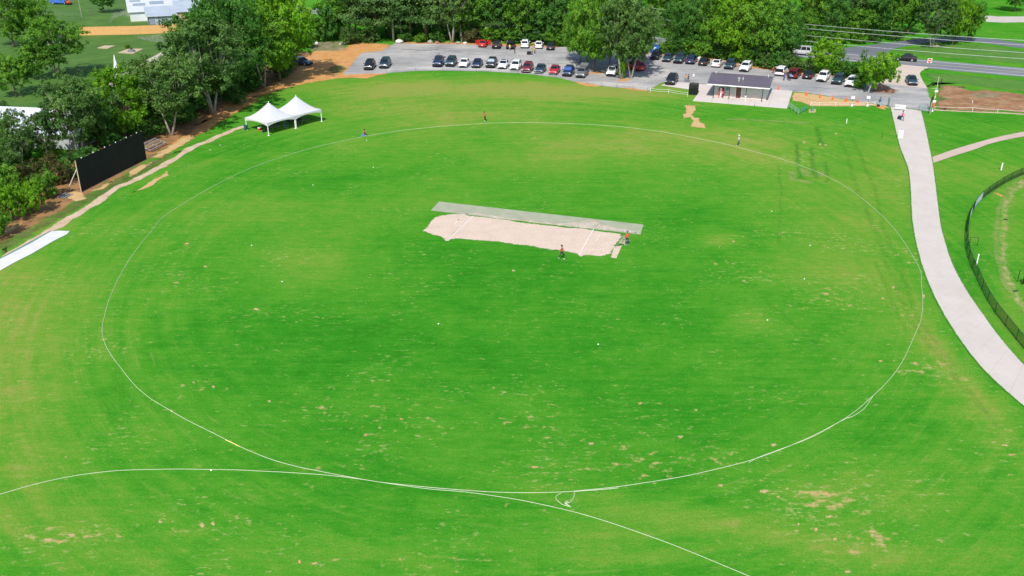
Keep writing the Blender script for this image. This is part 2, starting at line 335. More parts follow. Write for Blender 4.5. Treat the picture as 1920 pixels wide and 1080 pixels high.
sheet('weedy_verge', gp(575, 97, 580, 82, 600, 77, 640, 77, 655, 84, 652, 96, 625, 97, 600, 96), M_GREY_ROUGH, 0.012, edge=2.5, step=2, jitter=1)
sheet('grass_tuft_patch', gp(612, 130, 622, 122, 640, 122, 655, 127, 645, 136, 622, 140), M_ROUGH, 0.014, edge=1.2, step=1)
sheet('rough_verge', gp(0, 480, 70, 440, 150, 394, 240, 345, 300, 313, 350, 278, 300, 290, 210, 335, 120, 385, 40, 430, -20, 460), M_ROUGH, 0.010, edge=2.0, step=1.5, jitter=.6)
sheet('clay_spot', gp(118, 372, 135, 352, 158, 362, 166, 372, 140, 379), M_TAN, 0.014, edge=.8, step=.8, jitter=.5)
sheet('clay_spot', gp(170, 358, 190, 346, 215, 337, 195, 356), M_TAN, 0.014, edge=.8, step=.8, jitter=.5)
sheet('clay_spot', gp(236, 325, 262, 310, 284, 304, 270, 318, 244, 332), M_TAN, 0.014, edge=.8, step=.8, jitter=.5)
sheet('clay_spot', gp(276, 300, 300, 282, 335, 263, 360, 250, 365, 258, 330, 280, 300, 296), M_TAN, 0.014, edge=1., step=.8, jitter=.5)
sheet('clay_spot', gp(0, 432, 20, 424, 38, 418, 30, 428, 8, 440), M_TAN, 0.014, edge=.8, step=.8, jitter=.5)
sheet('dirt_track', ribbon(smooth_poly(gp(-40, 515, 30, 470, 80, 443, 120, 415, 150, 398, 182, 380, 215, 352, 255, 338, 290, 318, 320, 302, 345, 285, 372, 272, 410, 256, 440, 243, 462, 236), 2, False), 1.5), M_TRACK, 0.018, edge=.55, step=.8, jitter=.5)
sheet('dirt_track_spur', gp(244, 363, 270, 348, 295, 333, 316, 321, 318, 328, 306, 333, 290, 346, 262, 357), M_TAN, 0.022, edge=.4, step=.7, jitter=.4)
lot = gp(642, 139.5, 655, 125.5, 668, 108.5, 679, 98.4, 715, 95.5, 732, 85, 742, 79.5, 800, 80, 891, 82, 960, 84, 1040, 87, 1110, 90, 1190, 97, 1215, 95, 1240, 100, 1290, 104.5, 1330, 108, 1380, 118, 1420, 126.5, 1452, 130, 1500, 137, 1530, 140, 1590, 144, 1625, 157, 1640, 157, 1655, 152, 1738, 164, 1747, 190, 1745, 209,
         1668, 199, 1640, 195, 1590, 187.5, 1540, 178.5, 1484, 171, 1300, 157, 1262, 154, 1241, 155, 1218, 170, 1156, 164.5, 1128, 161.5, 1078, 154, 1052, 147, 997, 139.7, 960, 137, 921, 134.5, 827, 132.5, 771, 133.7, 724, 137.5, 690, 140)
sheet('car_park', lot, M_GRAVEL, 0.026, edge=.8, step=1.0)
sheet('clay_fringe', gp(632, 147, 645, 140, 680, 138.5, 722, 137.4, 728, 139, 705, 142, 690, 147.5, 655, 146), M_CLAY, 0.030, edge=.5, step=.6, jitter=.3)
sheet('clay_fringe', gp(1078, 153, 1100, 155.5, 1122, 160, 1128, 162, 1118, 163.5, 1095, 161, 1084, 157), M_CLAY, 0.030, edge=.4, step=.6, jitter=.3)
sheet('clay_fringe', gp(1160, 165, 1180, 165, 1200, 167, 1216, 169.5, 1212, 171.5, 1185, 169), M_CLAY, 0.030, edge=.4, step=.6, jitter=.3)
for q in ((1102, 136, 1118, 134, 1140, 135, 1128, 138.5, 1106, 139), (1152, 150, 1170, 147.5, 1185, 148, 1178, 152.5, 1160, 153)):
    sheet('clay_ring', gp(*q), M_CLAY, 0.030, edge=.6, step=.6, jitter=.3)
sheet('clay_edge', ribbon(gp(745, 80, 800, 80.6, 890, 82.5, 960, 85, 1050, 88), [2.2, 2.4, 2.0, 2.4, 2.0]), M_CLAY, 0.034, edge=.9, step=1, jitter=.6)
sheet('clay_edge', ribbon(gp(1195, 98, 1240, 101, 1290, 105.5, 1330, 109, 1380, 119, 1420, 127.5, 1455, 131.5, 1500, 138.5, 1560, 142, 1600, 147), 2.2), M_CLAY, 0.034, edge=.9, step=1, jitter=.6)
sheet('tree_bed_soil', gp(1630, 170, 1640, 160, 1652, 152, 1662, 160, 1672, 165, 1690, 171, 1668, 176, 1640, 175), M_REDSOIL, 0.034, edge=1, step=.8, jitter=.4)
sheet('tan_apron', gp(1487, 173, 1540, 179, 1590, 188, 1640, 195, 1668, 199, 1668, 203, 1645, 198.5, 1600, 199.5, 1520, 199.5, 1502, 191, 1483, 189), M_TAN, 0.030, edge=.5, step=.7, jitter=.3)
sheet('clay_spot', gp(1640, 200, 1652, 198, 1660, 200, 1660, 207, 1648, 204), M_CLAY, 0.036, edge=.4, step=.4, jitter=.3)
sheet('wet_stain', ribbon(gp(752, 92.5, 775, 93.5, 795, 95, 822, 93), .5), plain('damp_mud', (.10, .09, .08), .5), 0.036, edge=0)
t_ = dirt('pale_dust', (.42, .39, .36), (.50, .47, .43), (.55, .52, .49), soft=.8, strength=.6)
sheet('dust_patch', gp(725, 119, 790, 118, 812, 121, 800, 125, 735, 122.5), t_, 0.036, edge=1.5, step=1)
sheet('dust_patch', gp(740, 128, 800, 128, 815, 131, 760, 131), t_, 0.036, edge=1, step=1)
sheet('dust_patch', gp(760, 90, 800, 91, 822, 94, 790, 95), t_, 0.040, edge=1, step=1)
# ------------------------------------------------------------------ driveway, roads
M_DRIVE = concrete('driveway_surface', (0.56, 0.46, 0.39))
sheet('driveway', gp(1646, 155.5, 1655, 150, 1672, 135, 1691, 121.4, 1743, 126.5, 1728, 133, 1724, 138.5, 1729, 150, 1739, 166, 1700, 162), M_DRIVE, 0.040)
rf = [G(u, v) for u, v in ((-300, -46), (250, -17), (555, 8.5), (1206, 69.2), (1689, 110), (1920, 126.4), (2400, 163))]
rn = [G(u, v) for u, v in ((-300, -30), (250, -1), (555, 24), (1206, 83), (1742, 128), (1920, 141.5), (2400, 180))]
a0 = (rf[2]+rn[2])/2; a1 = (rf[5]+rn[5])/2; RD = (a1-a0).normalized(); RN = Vector((-RD.y, RD.x, 0))      # the highway runs dead straight
wroad = 10.6
mid_off = sum(((G(u, v)-a0).dot(RN)) for u, v in ((1206, 76), (1700, 117), (1900, 132)))/3
RA = a0+RN*mid_off-RD*260; RB = a1+RN*mid_off+RD*300
sheet('highway', ribbon([RA, RB], wroad), M_ROAD, 0.030)
for s in (1, -1):
    sheet('road_edge_line', ribbon([RA+RN*s*3.75, RB+RN*s*3.75], 0.22), M_PAINT, 0.036)
M_YEL = plain('road_paint_yellow', (0.55, 0.42, 0.20), .7)
for s in (.12, -.12): sheet('road_centre_line', ribbon([RA+RN*s, RB+RN*s], 0.11), M_YEL, 0.036)
sheet('side_road', smooth_poly(gp(1560, 93, 1585, 89.5, 1640, 83.5, 1690, 77, 1740, 70.5, 1800, 69.5, 1840, 71, 1890, 77, 1935, 84, 2000, 93, 2000, 104, 1935, 92.5, 1880, 86, 1840, 80, 1800, 77.5, 1750, 79.5, 1700, 86, 1670, 93, 1660, 105, 1600, 103), 1), M_ROAD2, 0.026)
sheet('gravel_lane', gp(1840, 28, 1870, 31, 1935, 31, 2000, 31, 2000, 41, 1935, 41.5, 1880, 42.5, 1850, 41), concrete('lane_gravel', (.5, .46, .42)), 0.026)
# ------------------------------------------------------------------ concrete paths in cast sections
PL = smooth_poly(gp(1669, 200, 1685, 271, 1694, 294, 1703, 317, 1706, 341, 1708, 380, 1710, 420, 1722, 480, 1745, 545, 1780, 610, 1830, 680, 1875, 725, 1925, 767, 1990, 820), 1, False)
PR = smooth_poly(gp(1727.6, 208, 1735.6, 239.5, 1745, 285, 1750, 309, 1757, 365, 1763.7, 420, 1768.6, 440, 1784, 492, 1809.5, 540.7, 1844.5, 591, 1875.6, 634, 1920, 685, 1985, 750), 1, False)
def along(poly, k):
    d = [0.0]
    for i in range(1, len(poly)): d.append(d[-1]+(poly[i]-poly[i-1]).length)
    t = k*d[-1]
    for i in range(1, len(poly)):
        if t <= d[i]+1e-9: return poly[i-1].lerp(poly[i], (t-d[i-1])/max(1e-9, d[i]-d[i-1]))
    return poly[-1]
path = bpy.data.objects.new('concrete_path', None); COL.objects.link(path); path['kind'] = 'structure'
NS = 34; gap = 0.00035
for i in range(NS):
    k0, k1 = i/NS+gap*.2, (i+1)/NS-gap*.2
    ks = [k0+(k1-k0)*j/3 for j in range(4)]
    L_, R2 = [along(PL, k) for k in ks], [along(PR, k) for k in ks]
    z1 = 0.055; mbp = MB(); n = 8; ring = L_+list(reversed(R2))
    mbp.add([(p.x, p.y, z1) for p in ring]+[(p.x, p.y, -0.05) for p in ring], [(j, 7-j, 6-j, j+1) for j in range(3)]+[(j, (j+1) % 8, 8+(j+1) % 8, 8+j) for j in range(8)])
    o = mbp.build('concrete_section', M_CONC, path)
    bm = bmesh.new(); bm.from_mesh(o.data); bmesh.ops.recalc_face_normals(bm, faces=bm.faces); bm.to_mesh(o.data); bm.free()
bU = smooth_poly(gp(1747.6, 295, 1785, 281.5, 1824.7, 269.6, 1870, 257, 1920, 247, 1990, 236), 1, False)
bL = smooth_poly(gp(1750, 306, 1790, 292, 1824.7, 281.6, 1861, 267.6, 1920, 255.6, 1990, 245), 1, False)
M_CREEP = dirt('creeping_grass', (0.022, 0.15, 0.008), (0.05, 0.21, 0.014), (0.11, 0.25, 0.03), soft=1.6, nscale=.8, estep=1.6)
for e_ in (PL, PR): sheet('grass_fringe', ribbon([p.copy() for p in e_], .22), M_CREEP, 0.060, edge=.15, step=.5)
strip('branch_path', bU, bL, M_CONC2, 0.045)
# ------------------------------------------------------------------ the pitch
def z2(*a): return [G(770+a[i]/4.174, 350+a[i+1]/4.174) for i in range(0, len(a), 2)]
M_MAT = plain('grey_green_matting', (0.305, 0.325, 0.235), 0.95, spec=.1, var=.12, nscale=.6)
sheet('pitch_matting', z2(157, 187, 222, 117, 1822, 297, 1797, 375), M_MAT, 0.012)
sheet('cricket_pitch', z2(85, 350, 140, 290, 185, 238, 300, 212, 420, 212, 480, 228, 700, 257, 940, 287, 1200, 317, 1330, 324, 1500, 347, 1640, 372, 1652, 395, 1605, 440, 1585, 490, 1570, 530, 1480, 550, 1370, 535, 1335, 550, 1310, 530, 1200, 510, 1050, 490, 900, 460, 700, 435, 550, 422, 390, 410, 320, 415, 265, 428, 245, 395, 150, 375), M_PITCH, 0.016, edge=.6, step=.5, jitter=.35)
sheet('cricket_pitch_end', z2(1655, 462, 1612, 562, 1565, 555, 1590, 470), M_PITCH, 0.020, edge=.12, step=.4)
sheet('soil_spill', z2(380, 206, 520, 203, 760, 240, 980, 270, 1180, 285, 1290, 268, 1440, 252, 1500, 290, 1620, 318, 1740, 340, 1790, 372, 1640, 356, 1400, 330, 1250, 322, 1000, 292, 700, 258, 450, 226), M_SPILL, 0.024, edge=.7, step=.5, jitter=.3)
sheet('bare_strip', z2(1640, 370, 1700, 380, 1720, 420, 1700, 455, 1650, 455, 1600, 470, 1610, 430), M_SPILL, 0.020, edge=.9, step=.4, jitter=.4)
M_CREASE = plain('crease_paint', (.70, .68, .65), .8, var=.05)
def crease(a, b, w): sheet('crease_line', ribbon([a, b], w), M_CREASE, 0.030)
crease(*z2(487, 232, 300, 415), .08); crease(*z2(1435, 325, 1318, 535), .08)
M_CR2 = plain('crease_worn', (.72, .66, .62), .8)
for q in ((380, 248, 345, 300), (380, 248, 452, 256), (345, 300, 412, 306), (1480, 378, 1450, 430), (1480, 378, 1560, 386), (1400, 372, 1475, 378)):
    sheet('crease_line', ribbon(z2(*q), .07), M_CR2, 0.030)
sheet('crease_line', ribbon(z2(378, 252, 368, 266), .12), plain('stump_mark', (.2, .2, .2)), 0.032)
# ------------------------------------------------------------------ worn and lush marks in the turf
def z3(*a): return [G(1240+a[i]/7.385, 120+a[i+1]/7.385) for i in range(0, len(a), 2)]
def z8(*a): return [G(1360+a[i]/4.91, 180+a[i+1]/4.91) for i in range(0, len(a), 2)]
sheet('bare_patch', z3(330, 575, 460, 575, 490, 630, 430, 700, 455, 740, 520, 742, 545, 810, 610, 835, 625, 890, 400, 870, 395, 835, 440, 790, 400, 738, 310, 752, 305, 700, 330, 680), M_TAN, 0.010, edge=.5, step=.5, jitter=.3)
for i, (u, v, w, h) in enumerate(((752, 786, 9, 5), (712, 802, 8, 4), (400, 725, 8, 7), (363, 717, 7, 4), (686, 815, 9, 10), (378, 985, 12, 12), (400, 983, 10, 10), (1395, 527, 10, 4), (1655, 560, 8, 5), (1732, 556, 7, 9), (1675, 539, 6, 5), (1885, 835, 12, 6), (1897, 853, 16, 5), (1430, 922, 26, 9), (1459, 932, 10, 5), (1352, 910, 10, 6), (1548, 925, 12, 9), (1552, 969, 14, 6), (1565, 1011, 9, 7), (1636, 1003, 11, 6), (1530, 993, 7, 10), (1497, 983, 7, 8), (1450, 835, 12, 8), (1305, 769, 9, 5), (1200, 757, 9, 5),
                            (90, 1012, 28, 7), (135, 1004, 16, 9), (300, 978, 9, 8), (562, 1053, 7, 10), (590, 1057, 18, 5), (963, 508, 8, 5), (505, 752, 9, 6), (1004, 876, 18, 5), (1275, 820, 12, 8), (1108, 832, 14, 8), (1590, 1072, 14, 6), (1650, 677, 8, 4), (1716, 681, 10, 5), (480, 580, 14, 5), (385, 500, 8, 5), (350, 457, 18, 4), (322, 771, 7, 6), (1508, 267, 8, 5), (1538, 271, 7, 5), (1548, 272, 5, 4), (1384, 251, 9, 2.5), (1567, 251, 8, 4), (1349, 463, 5, 3), (1375, 453, 6, 4))):
    r = random.Random(i); pts = []
    for k in range(16):
        a = 2*PI*k/16; q = (0.75+0.5*r.random()); pts.append(G(u+w*.85*q*math.cos(a), v+h*.85*q*math.sin(a)))
    c0 = G(u, v); me = mesh_from('bare_spot', [(c0.x, c0.y, 0)]+[(p.x, p.y, 0) for p in pts], [(0, 1+k, 1+(k+1) % 16) for k in range(16)])
    for pl in me.polygons:
        if pl.normal.z < 0: me.flip_normals(); break
    at = me.attributes.new('edge', 'FLOAT', 'POINT'); at.data.foreach_set('value', [1.15]+[0.0]*16)
    link('bare_spot', me, None, M_SPOT if i % 4 else M_SPOT2, loc=(0, 0, 0.010+0.002*(i % 5)), kind='structure')
for q, w in (((1460, 310, 1464, 360, 1462, 420, 1458, 455), .8), ((1345, 425, 1420, 433, 1500, 443, 1640, 462), .9), ((1575, 262, 1592, 300, 1600, 340, 1640, 430, 1672, 520, 1690, 560, 1720, 620, 1760, 670, 1820, 740, 1870, 800), 1.0), ((1598, 258, 1620, 310, 1645, 360, 1650, 420, 1680, 480, 1712, 570, 1735, 620, 1790, 690), 1.0),
             ((1435, 565, 1480, 600, 1530, 645, 1580, 670), .9), ((1640, 490, 1660, 545, 1700, 620), .8)):
    c = smooth_poly(gp(*q), 2, False); sheet('tyre_track', ribbon(c, w), M_DARKGRASS, 0.004, edge=.45, step=1.0, jitter=.3)
for q in ((605, 430, 690, 430, 725, 700, 760, 775, 645, 770, 620, 600), (745, 470, 830, 470, 860, 660, 890, 760, 790, 770, 765, 650), (880, 600, 960, 600, 990, 790, 920, 800, 885, 720), (800, 280, 890, 280, 930, 440, 900, 470, 830, 430)):
    sheet('mown_strip', z8(*q), M_MOWN, 0.0035, edge=1.1, step=1.0, jitter=.3)
for q, w in (((0, 212, 200, 220, 430, 228, 620, 243, 780, 250), 1.0), ((100, 348, 150, 352), .8), ((610, 690, 635, 770, 800, 800), 1.2), ((720, 660, 760, 745), 1.6), ((840, 690, 900, 745), 1.6)):
    sheet('dry_strip', ribbon(z8(*q), w*1.3), M_PALEGRASS, 0.003, edge=.45*w, step=1, jitter=.4)
sheet('red_soil', gp(1748, 172, 1762, 159, 1807, 160, 1815, 169, 1854, 167, 1935, 177, 2050, 190, 2050, 224, 1935, 215, 1850, 210, 1750, 207), M_REDSOIL, 0.012, edge=3, step=1.5, jitter=1.2)
sheet('weedy_patch', gp(1752, 185, 1765, 182, 1785, 186, 1768, 190), M_ROUGH, 0.016, edge=1, step=1, jitter=.5)
sheet('weedy_patch', gp(1815, 175, 1850, 172, 1890, 178, 1870, 184, 1830, 184), M_GREY_ROUGH, 0.016, edge=1.5, step=1, jitter=.5)
sheet('bank_edge', ribbon(gp(1750, 206, 1800, 209, 1860, 211, 1935, 215), 1.0), M_TRACK, 0.020, edge=.5, step=1, jitter=.3)
# the diamond beyond the black fence
sheet('infield_dirt', ribbon(smooth_poly(gp(1925, 335, 1905, 352, 1890, 375, 1884, 400, 1882, 440, 1882, 470, 1886, 500, 1895, 530, 1908, 560, 1925, 590), 2, False), 1.5), dirt('broken_dirt', (0.30, 0.30, 0.10), (0.46, 0.34, 0.17), (0.52, 0.40, 0.22), soft=.9, nscale=.8, estep=.8, strength=.75), 0.004, edge=1.0, step=.7, jitter=.5)
sheet('dry_strip', ribbon(smooth_poly(gp(1925, 322, 1895, 350, 1872, 390, 1866, 440, 1870, 480, 1885, 530, 1900, 560), 2, False), .9), M_PALEGRASS, 0.003, edge=.4, step=.7, jitter=.4)
sheet('clay_spot', gp(1862, 361, 1872, 362, 1884, 368, 1876, 369), M_CLAY, 0.012, edge=.3, step=.4)
# rougher lawns beyond the field
M_LAWN = dirt('rough_lawn', (0.045, 0.115, 0.014), (0.062, 0.145, 0.020), (0.100, 0.180, 0.034), soft=1.5, nscale=.16)
sheet('yard_lawn', gp(-260, 330, -30, 300, 100, 268, 230, 228, 330, 190, 440, 150, 545, 110, 560, 60, 520, 30, 400, -8, 200, -40, -500, -80, -700, 60), M_LAWN, 0.006, edge=3, step=4, jitter=1.5)
M_LAWN2 = dirt('verge_lawn', (0.050, 0.165, 0.014), (0.072, 0.190, 0.022), (0.110, 0.215, 0.036), soft=1.5, nscale=.16)
sheet('roadside_lawn', gp(1735, 136, 1790, 139, 1920, 150, 2100, 166, 2100, 188, 1935, 174, 1854, 165, 1807, 158, 1762, 157, 1745, 165), M_LAWN2, 0.008, edge=2, step=3, jitter=1)
sheet('far_lawn', gp(1665, 96, 1700, 90, 1760, 82, 1840, 83, 1920, 96, 2150, 130, 2150, 150, 1920, 120, 1760, 108, 1700, 103), M_LAWN2, 0.008, edge=2, step=3, jitter=1)
# upper-left yard
sheet('yard_lane', gp(190, 160, 230, 135, 290, 105, 325, 85, 335, 60, 360, 60, 350, 85, 320, 105, 262, 140, 240, 165), concrete('lane_stone', (.50, .44, .38)), 0.026)
sheet('yard_gravel', gp(252, 69, 290, 65, 345, 63, 340, 78, 300, 80, 270, 77), t_, 0.022, edge=1.5, step=1, jitter=.8)
sheet('yard_gravel', gp(210, 22, 250, 15, 262, 25, 258, 34, 225, 30, 205, 42), t_, 0.022, edge=1.5, step=1, jitter=.8)
for q in ((182, 90.5, 196, 86, 217, 86, 202, 91.5), (222, 99.5, 240, 92, 269, 92, 250, 101)):
    p_ = gp(*q); mbp = MB(); mbp.add([(p.x, p.y, .1) for p in p_]+[(p.x, p.y, -.02) for p in p_], [(3, 2, 1, 0), (0, 1, 5, 4), (1, 2, 6, 5), (2, 3, 7, 6), (3, 0, 4, 7)])
    mbp.build('concrete_pad', concrete('pad_concrete', (.5, .38, .26)) if 'pad_concrete' not in MATS else MATS['pad_concrete'], kind='structure')
# ------------------------------------------------------------------ trees
def leaf_material(name, dark, mid_, light):
    t = NT(name); a = t.attr('tint'); oi = t.n('ShaderNodeObjectInfo')
    f = t.math('ADD', a.outputs['Fac'], t.math('MULTIPLY', t.math('SUBTRACT', oi.outputs['Random'], 0.5), 0.30))
    c = t.ramp(f, [(0.1, dark), (0.5, mid_), (0.92, light)])
    t.base(c); t.b.inputs['Roughness'].default_value = 0.65; t.b.inputs['Specular IOR Level'].default_value = 0.22
    tr = t.n('ShaderNodeBsdfTranslucent'); t.l(t.mix(1.0, c, (1.0, 1.15, 0.6), 'MULTIPLY'), tr.inputs[0])
    mx = t.n('ShaderNodeMixShader'); mx.inputs[0].default_value = 0.40; t.l(t.b.outputs[0], mx.inputs[1]); t.l(tr.outputs[0], mx.inputs[2])
    t.l(mx.outputs[0], t.out.inputs[0]); return t.m
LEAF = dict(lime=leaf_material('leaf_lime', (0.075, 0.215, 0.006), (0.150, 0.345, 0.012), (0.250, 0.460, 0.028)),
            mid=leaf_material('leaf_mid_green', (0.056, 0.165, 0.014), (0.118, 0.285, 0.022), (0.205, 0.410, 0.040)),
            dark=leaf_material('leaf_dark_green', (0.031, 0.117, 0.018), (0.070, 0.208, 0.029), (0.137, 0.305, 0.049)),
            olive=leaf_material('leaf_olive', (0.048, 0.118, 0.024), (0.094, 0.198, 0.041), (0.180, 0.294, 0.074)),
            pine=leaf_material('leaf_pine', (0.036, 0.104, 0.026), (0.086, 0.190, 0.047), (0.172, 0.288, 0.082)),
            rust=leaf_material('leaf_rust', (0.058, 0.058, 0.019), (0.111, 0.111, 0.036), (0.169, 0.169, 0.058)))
def bark_material(name, a, b):
    t = NT(name); n = t.noise(3.0, 6, 0.7, t.coord((3, 3, 0.6))); t.base(t.ramp(n, [(0.3, a), (0.7, b)])); t.bump(n, 0.6, 0.05); return t.m
BARK = dict(pale=bark_material('bark_pale', (0.24, 0.22, 0.18), (0.50, 0.46, 0.40)), brown=bark_material('bark_brown', (0.09, 0.065, 0.045), (0.20, 0.155, 0.11)), ivy=bark_material('bark_ivy', (0.04, 0.11, 0.012), (0.10, 0.19, 0.03)))
def np_mesh(name, co, quads, tint=None):
    me = bpy.data.meshes.new(name); me.vertices.add(len(co)); me.vertices.foreach_set('co', co.astype(np.float32).ravel())
    me.loops.add(quads.size); me.loops.foreach_set('vertex_index', quads.astype(np.int32).ravel())
    me.polygons.add(len(quads)); me.polygons.foreach_set('loop_start', (np.arange(len(quads))*4).astype(np.int32)); me.update()
    if tint is not None:
        at = me.attributes.new('tint', 'FLOAT', 'POINT'); at.data.foreach_set('value', tint.astype(np.float32))
    return me
def leaves(name, pts, nrm, size, tint, rg, droop=0.25):
    n = len(pts); nr = nrm+rg.normal(0, 0.55, (n, 3)); nr /= np.linalg.norm(nr, axis=1)[:, None]
    a = np.cross(nr, rg.normal(0, 1, (n, 3))); a /= np.linalg.norm(a, axis=1)[:, None]; b = np.cross(nr, a)
    s = (size*rg.uniform(0.6, 1.35, n))[:, None]; k = rg.uniform(0.45, 0.8, n)[:, None]
    tip = np.zeros((n, 3)); tip[:, 2] = -droop
    v = np.stack([pts-a*s, pts-b*s*k+nr*s*0.12, pts+a*s+tip*s, pts+b*s*k+nr*s*0.12], 1).reshape(-1, 3)
    return np_mesh(name, v, np.arange(n*4).reshape(-1, 4), np.repeat(tint, 4))
def tree_proto(kind, seed):
    """a tree of unit height: (trunk mesh, crown mesh)"""
    rg = np.random.default_rng(seed); r = random.Random(seed); mb = MB(); lob = []
    cfg = dict(broad=(0.55, 0.46, 0.45, 34, 0.155, 15000, 0.0135, 0.22), airy=(0.60, 0.41, 0.40, 46, 0.115, 14500, 0.0130, 0.28), tall=(0.56, 0.29, 0.44, 34, 0.125, 13000, 0.0125, 0.24),
               full=(0.51, 0.52, 0.48, 50, 0.15, 19000, 0.0145, 0.16), shrub=(0.46, 0.60, 0.50, 22, 0.22, 7000, 0.026, 0.1), small=(0.55, 0.52, 0.45, 26, 0.18, 9000, 0.020, 0.2))
    if kind == 'pine':
        pts, nr, ti = [], [], []
        mb.tube([(0, 0, 0), (0.006, 0, 0.4), (0, 0.004, 0.8), (0, 0, 0.98)], [0.016, 0.012, 0.007, 0.002], 7)
        for k in range(46):
            z = 0.24+0.74*(k/46); ln = 0.25*(1-(z-0.2)/0.86)**0.7*r.uniform(0.65, 1.15)+0.02; a = r.random()*2*PI
            e = Vector((math.cos(a)*ln, math.sin(a)*ln, z+ln*r.uniform(-0.05, 0.22)))
            mb.tube([(0, 0, z), e], [0.004, 0.0015], 4)
            m = int(60+ln*560); tt = rg.uniform(0.18, 1.08, m)**0.8; sp = 0.022+0.040*np.sin(np.clip(tt, 0, 1)*PI*0.85)
            b = np.array([0, 0, z])+np.outer(tt, np.array([e.x, e.y, e.z-z])); b = b+rg.normal(0, 1, (m, 3))*np.stack([sp, sp, sp*0.34], 1)
            pts.append(b); nr.append(np.tile([math.cos(a)*0.45, math.sin(a)*0.45, 0.8], (m, 1))); ti.append(np.clip(r.gauss(0.5, 0.16)+rg.normal(0, 0.14, m), 0, 1))
        P, N, T = np.concatenate(pts), np.concatenate(nr), np.concatenate(ti)
        return mb, leaves('crown', P, N, 0.0125, T, rg, 0.1)
    cz, rx, rz, nl, lr, nleaf, ls, th = cfg[kind]
    tries = 0
    while len(lob) < nl and tries < 4000:
        tries += 1; q = rg.normal(0, 1, 3); q /= np.linalg.norm(q); q *= r.uniform(0.35, 1.0)**0.5
        rr = lr*r.uniform(0.7, 1.25); c = np.array([q[0]*(rx-rr*0.55), q[1]*(rx-rr*0.55), cz+q[2]*(rz-rr*0.5)])
        if kind in ('broad', 'small', 'airy') and q[2] < -0.5: c[:2] *= 0.75
        if all(np.linalg.norm(c-l[0]) > 0.62*max(rr, l[1]) for l in lob): lob.append((c, rr))
    # trunk and limbs
    fork = Vector((r.uniform(-.02, .02), r.uniform(-.02, .02), th*0.55))
    if kind == 'airy':
        stems = []; ns = r.choice([2, 3])
        for k in range(ns):
            a = 2*PI*k/ns+r.random(); e = Vector((math.cos(a)*0.10, math.sin(a)*0.10, th*1.25))
            mb.tube([(math.cos(a)*.006, math.sin(a)*.006, -0.005), (math.cos(a)*.05, math.sin(a)*.05, th*0.6), e, e+Vector((e.x*.5, e.y*.5, .25))], [0.015, 0.011, 0.009, 0.004], 7); stems.append(e)
    elif kind == 'shrub':
        stems = [Vector((0, 0, 0.12))]
        for k in range(5): a = 2*PI*k/5; mb.tube([(0, 0, 0), (math.cos(a)*.12, math.sin(a)*.12, .3)], [0.02, 0.008], 5)
    else:
        mb.tube([(0, 0, -0.005), fork*0.5, fork, fork+Vector((r.uniform(-.03, .03), r.uniform(-.03, .03), cz-fork.z))], [0.024, 0.018, 0.016, 0.006], 8); stems = [fork+Vector((0, 0, 0.03)), fork+Vector((0, 0, (cz-fork.z)*.5))]
    for c, rr in lob:
        s_ = min(stems, key=lambda q: (Vector(c)-q).length); m_ = s_.lerp(Vector(c), 0.5)+Vector((0, 0, -0.02)); mb.tube([s_, m_, Vector(c)], [0.005, 0.003, 0.001], 5)
    tot = sum(l[1]**2 for l in lob); pts, nr, ti = [], [], []
    for c, rr in lob:
        m = int(nleaf*rr*rr/tot); d = rg.normal(0, 1, (m, 3)); d /= np.linalg.norm(d, axis=1)[:, None]
        # ragged lobes made of twig-end clusters
        K = max(5, int(m/26)); cd_ = rg.normal(0, 1, (K, 3)); cd_ /= np.linalg.norm(cd_, axis=1)[:, None]; cd_[:, 2] = cd_[:, 2]*0.8+0.12
        rad = rg.uniform(0.55, 1.12, K); idx = rg.integers(0, K, m)
        p = cd_[idx]*rad[idx][:, None]*rr+d*rr*(0.30*rg.uniform(0.2, 1.0, m)[:, None])
        if kind == 'airy': p *= np.array([1.15, 1.15, 0.95])
        pts.append(c+p); o = cd_[idx]*0.9+d*0.35+np.array([0, 0, 0.35]); nr.append(o); base = r.gauss(0.48, 0.13)
        ti.append(np.clip(base+(rg.normal(0, 0.10, K))[idx]+rg.normal(0, 0.09, m), 0, 1))
    P, N, T = np.concatenate(pts), np.concatenate(nr), np.concatenate(ti)
    if kind == 'shrub': P[:, 2] = np.abs(P[:, 2])+0.01
    return mb, leaves('crown', P, N, ls, T, rg)
PROTO = {}
def proto(kind, var):
    if (kind, var) not in PROTO:
        mb, cr_ = tree_proto(kind, hash_seed(kind)+var*31)
        tm = mesh_from('trunk', mb.v, mb.f); tm.shade_smooth(); tm.materials.append(BARK['brown']); cr_.materials.append(LEAF['mid']); PROTO[(kind, var)] = (tm, cr_)
    return PROTO[(kind, var)]
def hash_seed(s): return sum(ord(c)*(i+3) for i, c in enumerate(s))
NV = dict(full=3, broad=4, airy=4, tall=4, pine=3, shrub=3, small=3)
def tree(name, label, kind, leafm, p, h, w=1.0, bark='brown', group=None, lean=(0, 0), cat='tree', r=rnd):
    tm, cm = proto(kind, r.randrange(NV[kind]))
    o = thing(name, label, cat, (p.x, p.y, 0), r.random()*2*PI, group); o.scale = (h*w, h*w, h)
    if lean != (0, 0): o.rotation_euler = (lean[0], lean[1], 0)
    link('trunk' if kind != 'shrub' else 'stem', tm, o, BARK[bark]); link('crown' if kind != 'shrub' else 'foliage', cm, o, LEAF[leafm]); return o
def htop(vb, vt): return (vb-vt)/(SC(vb)*0.97)
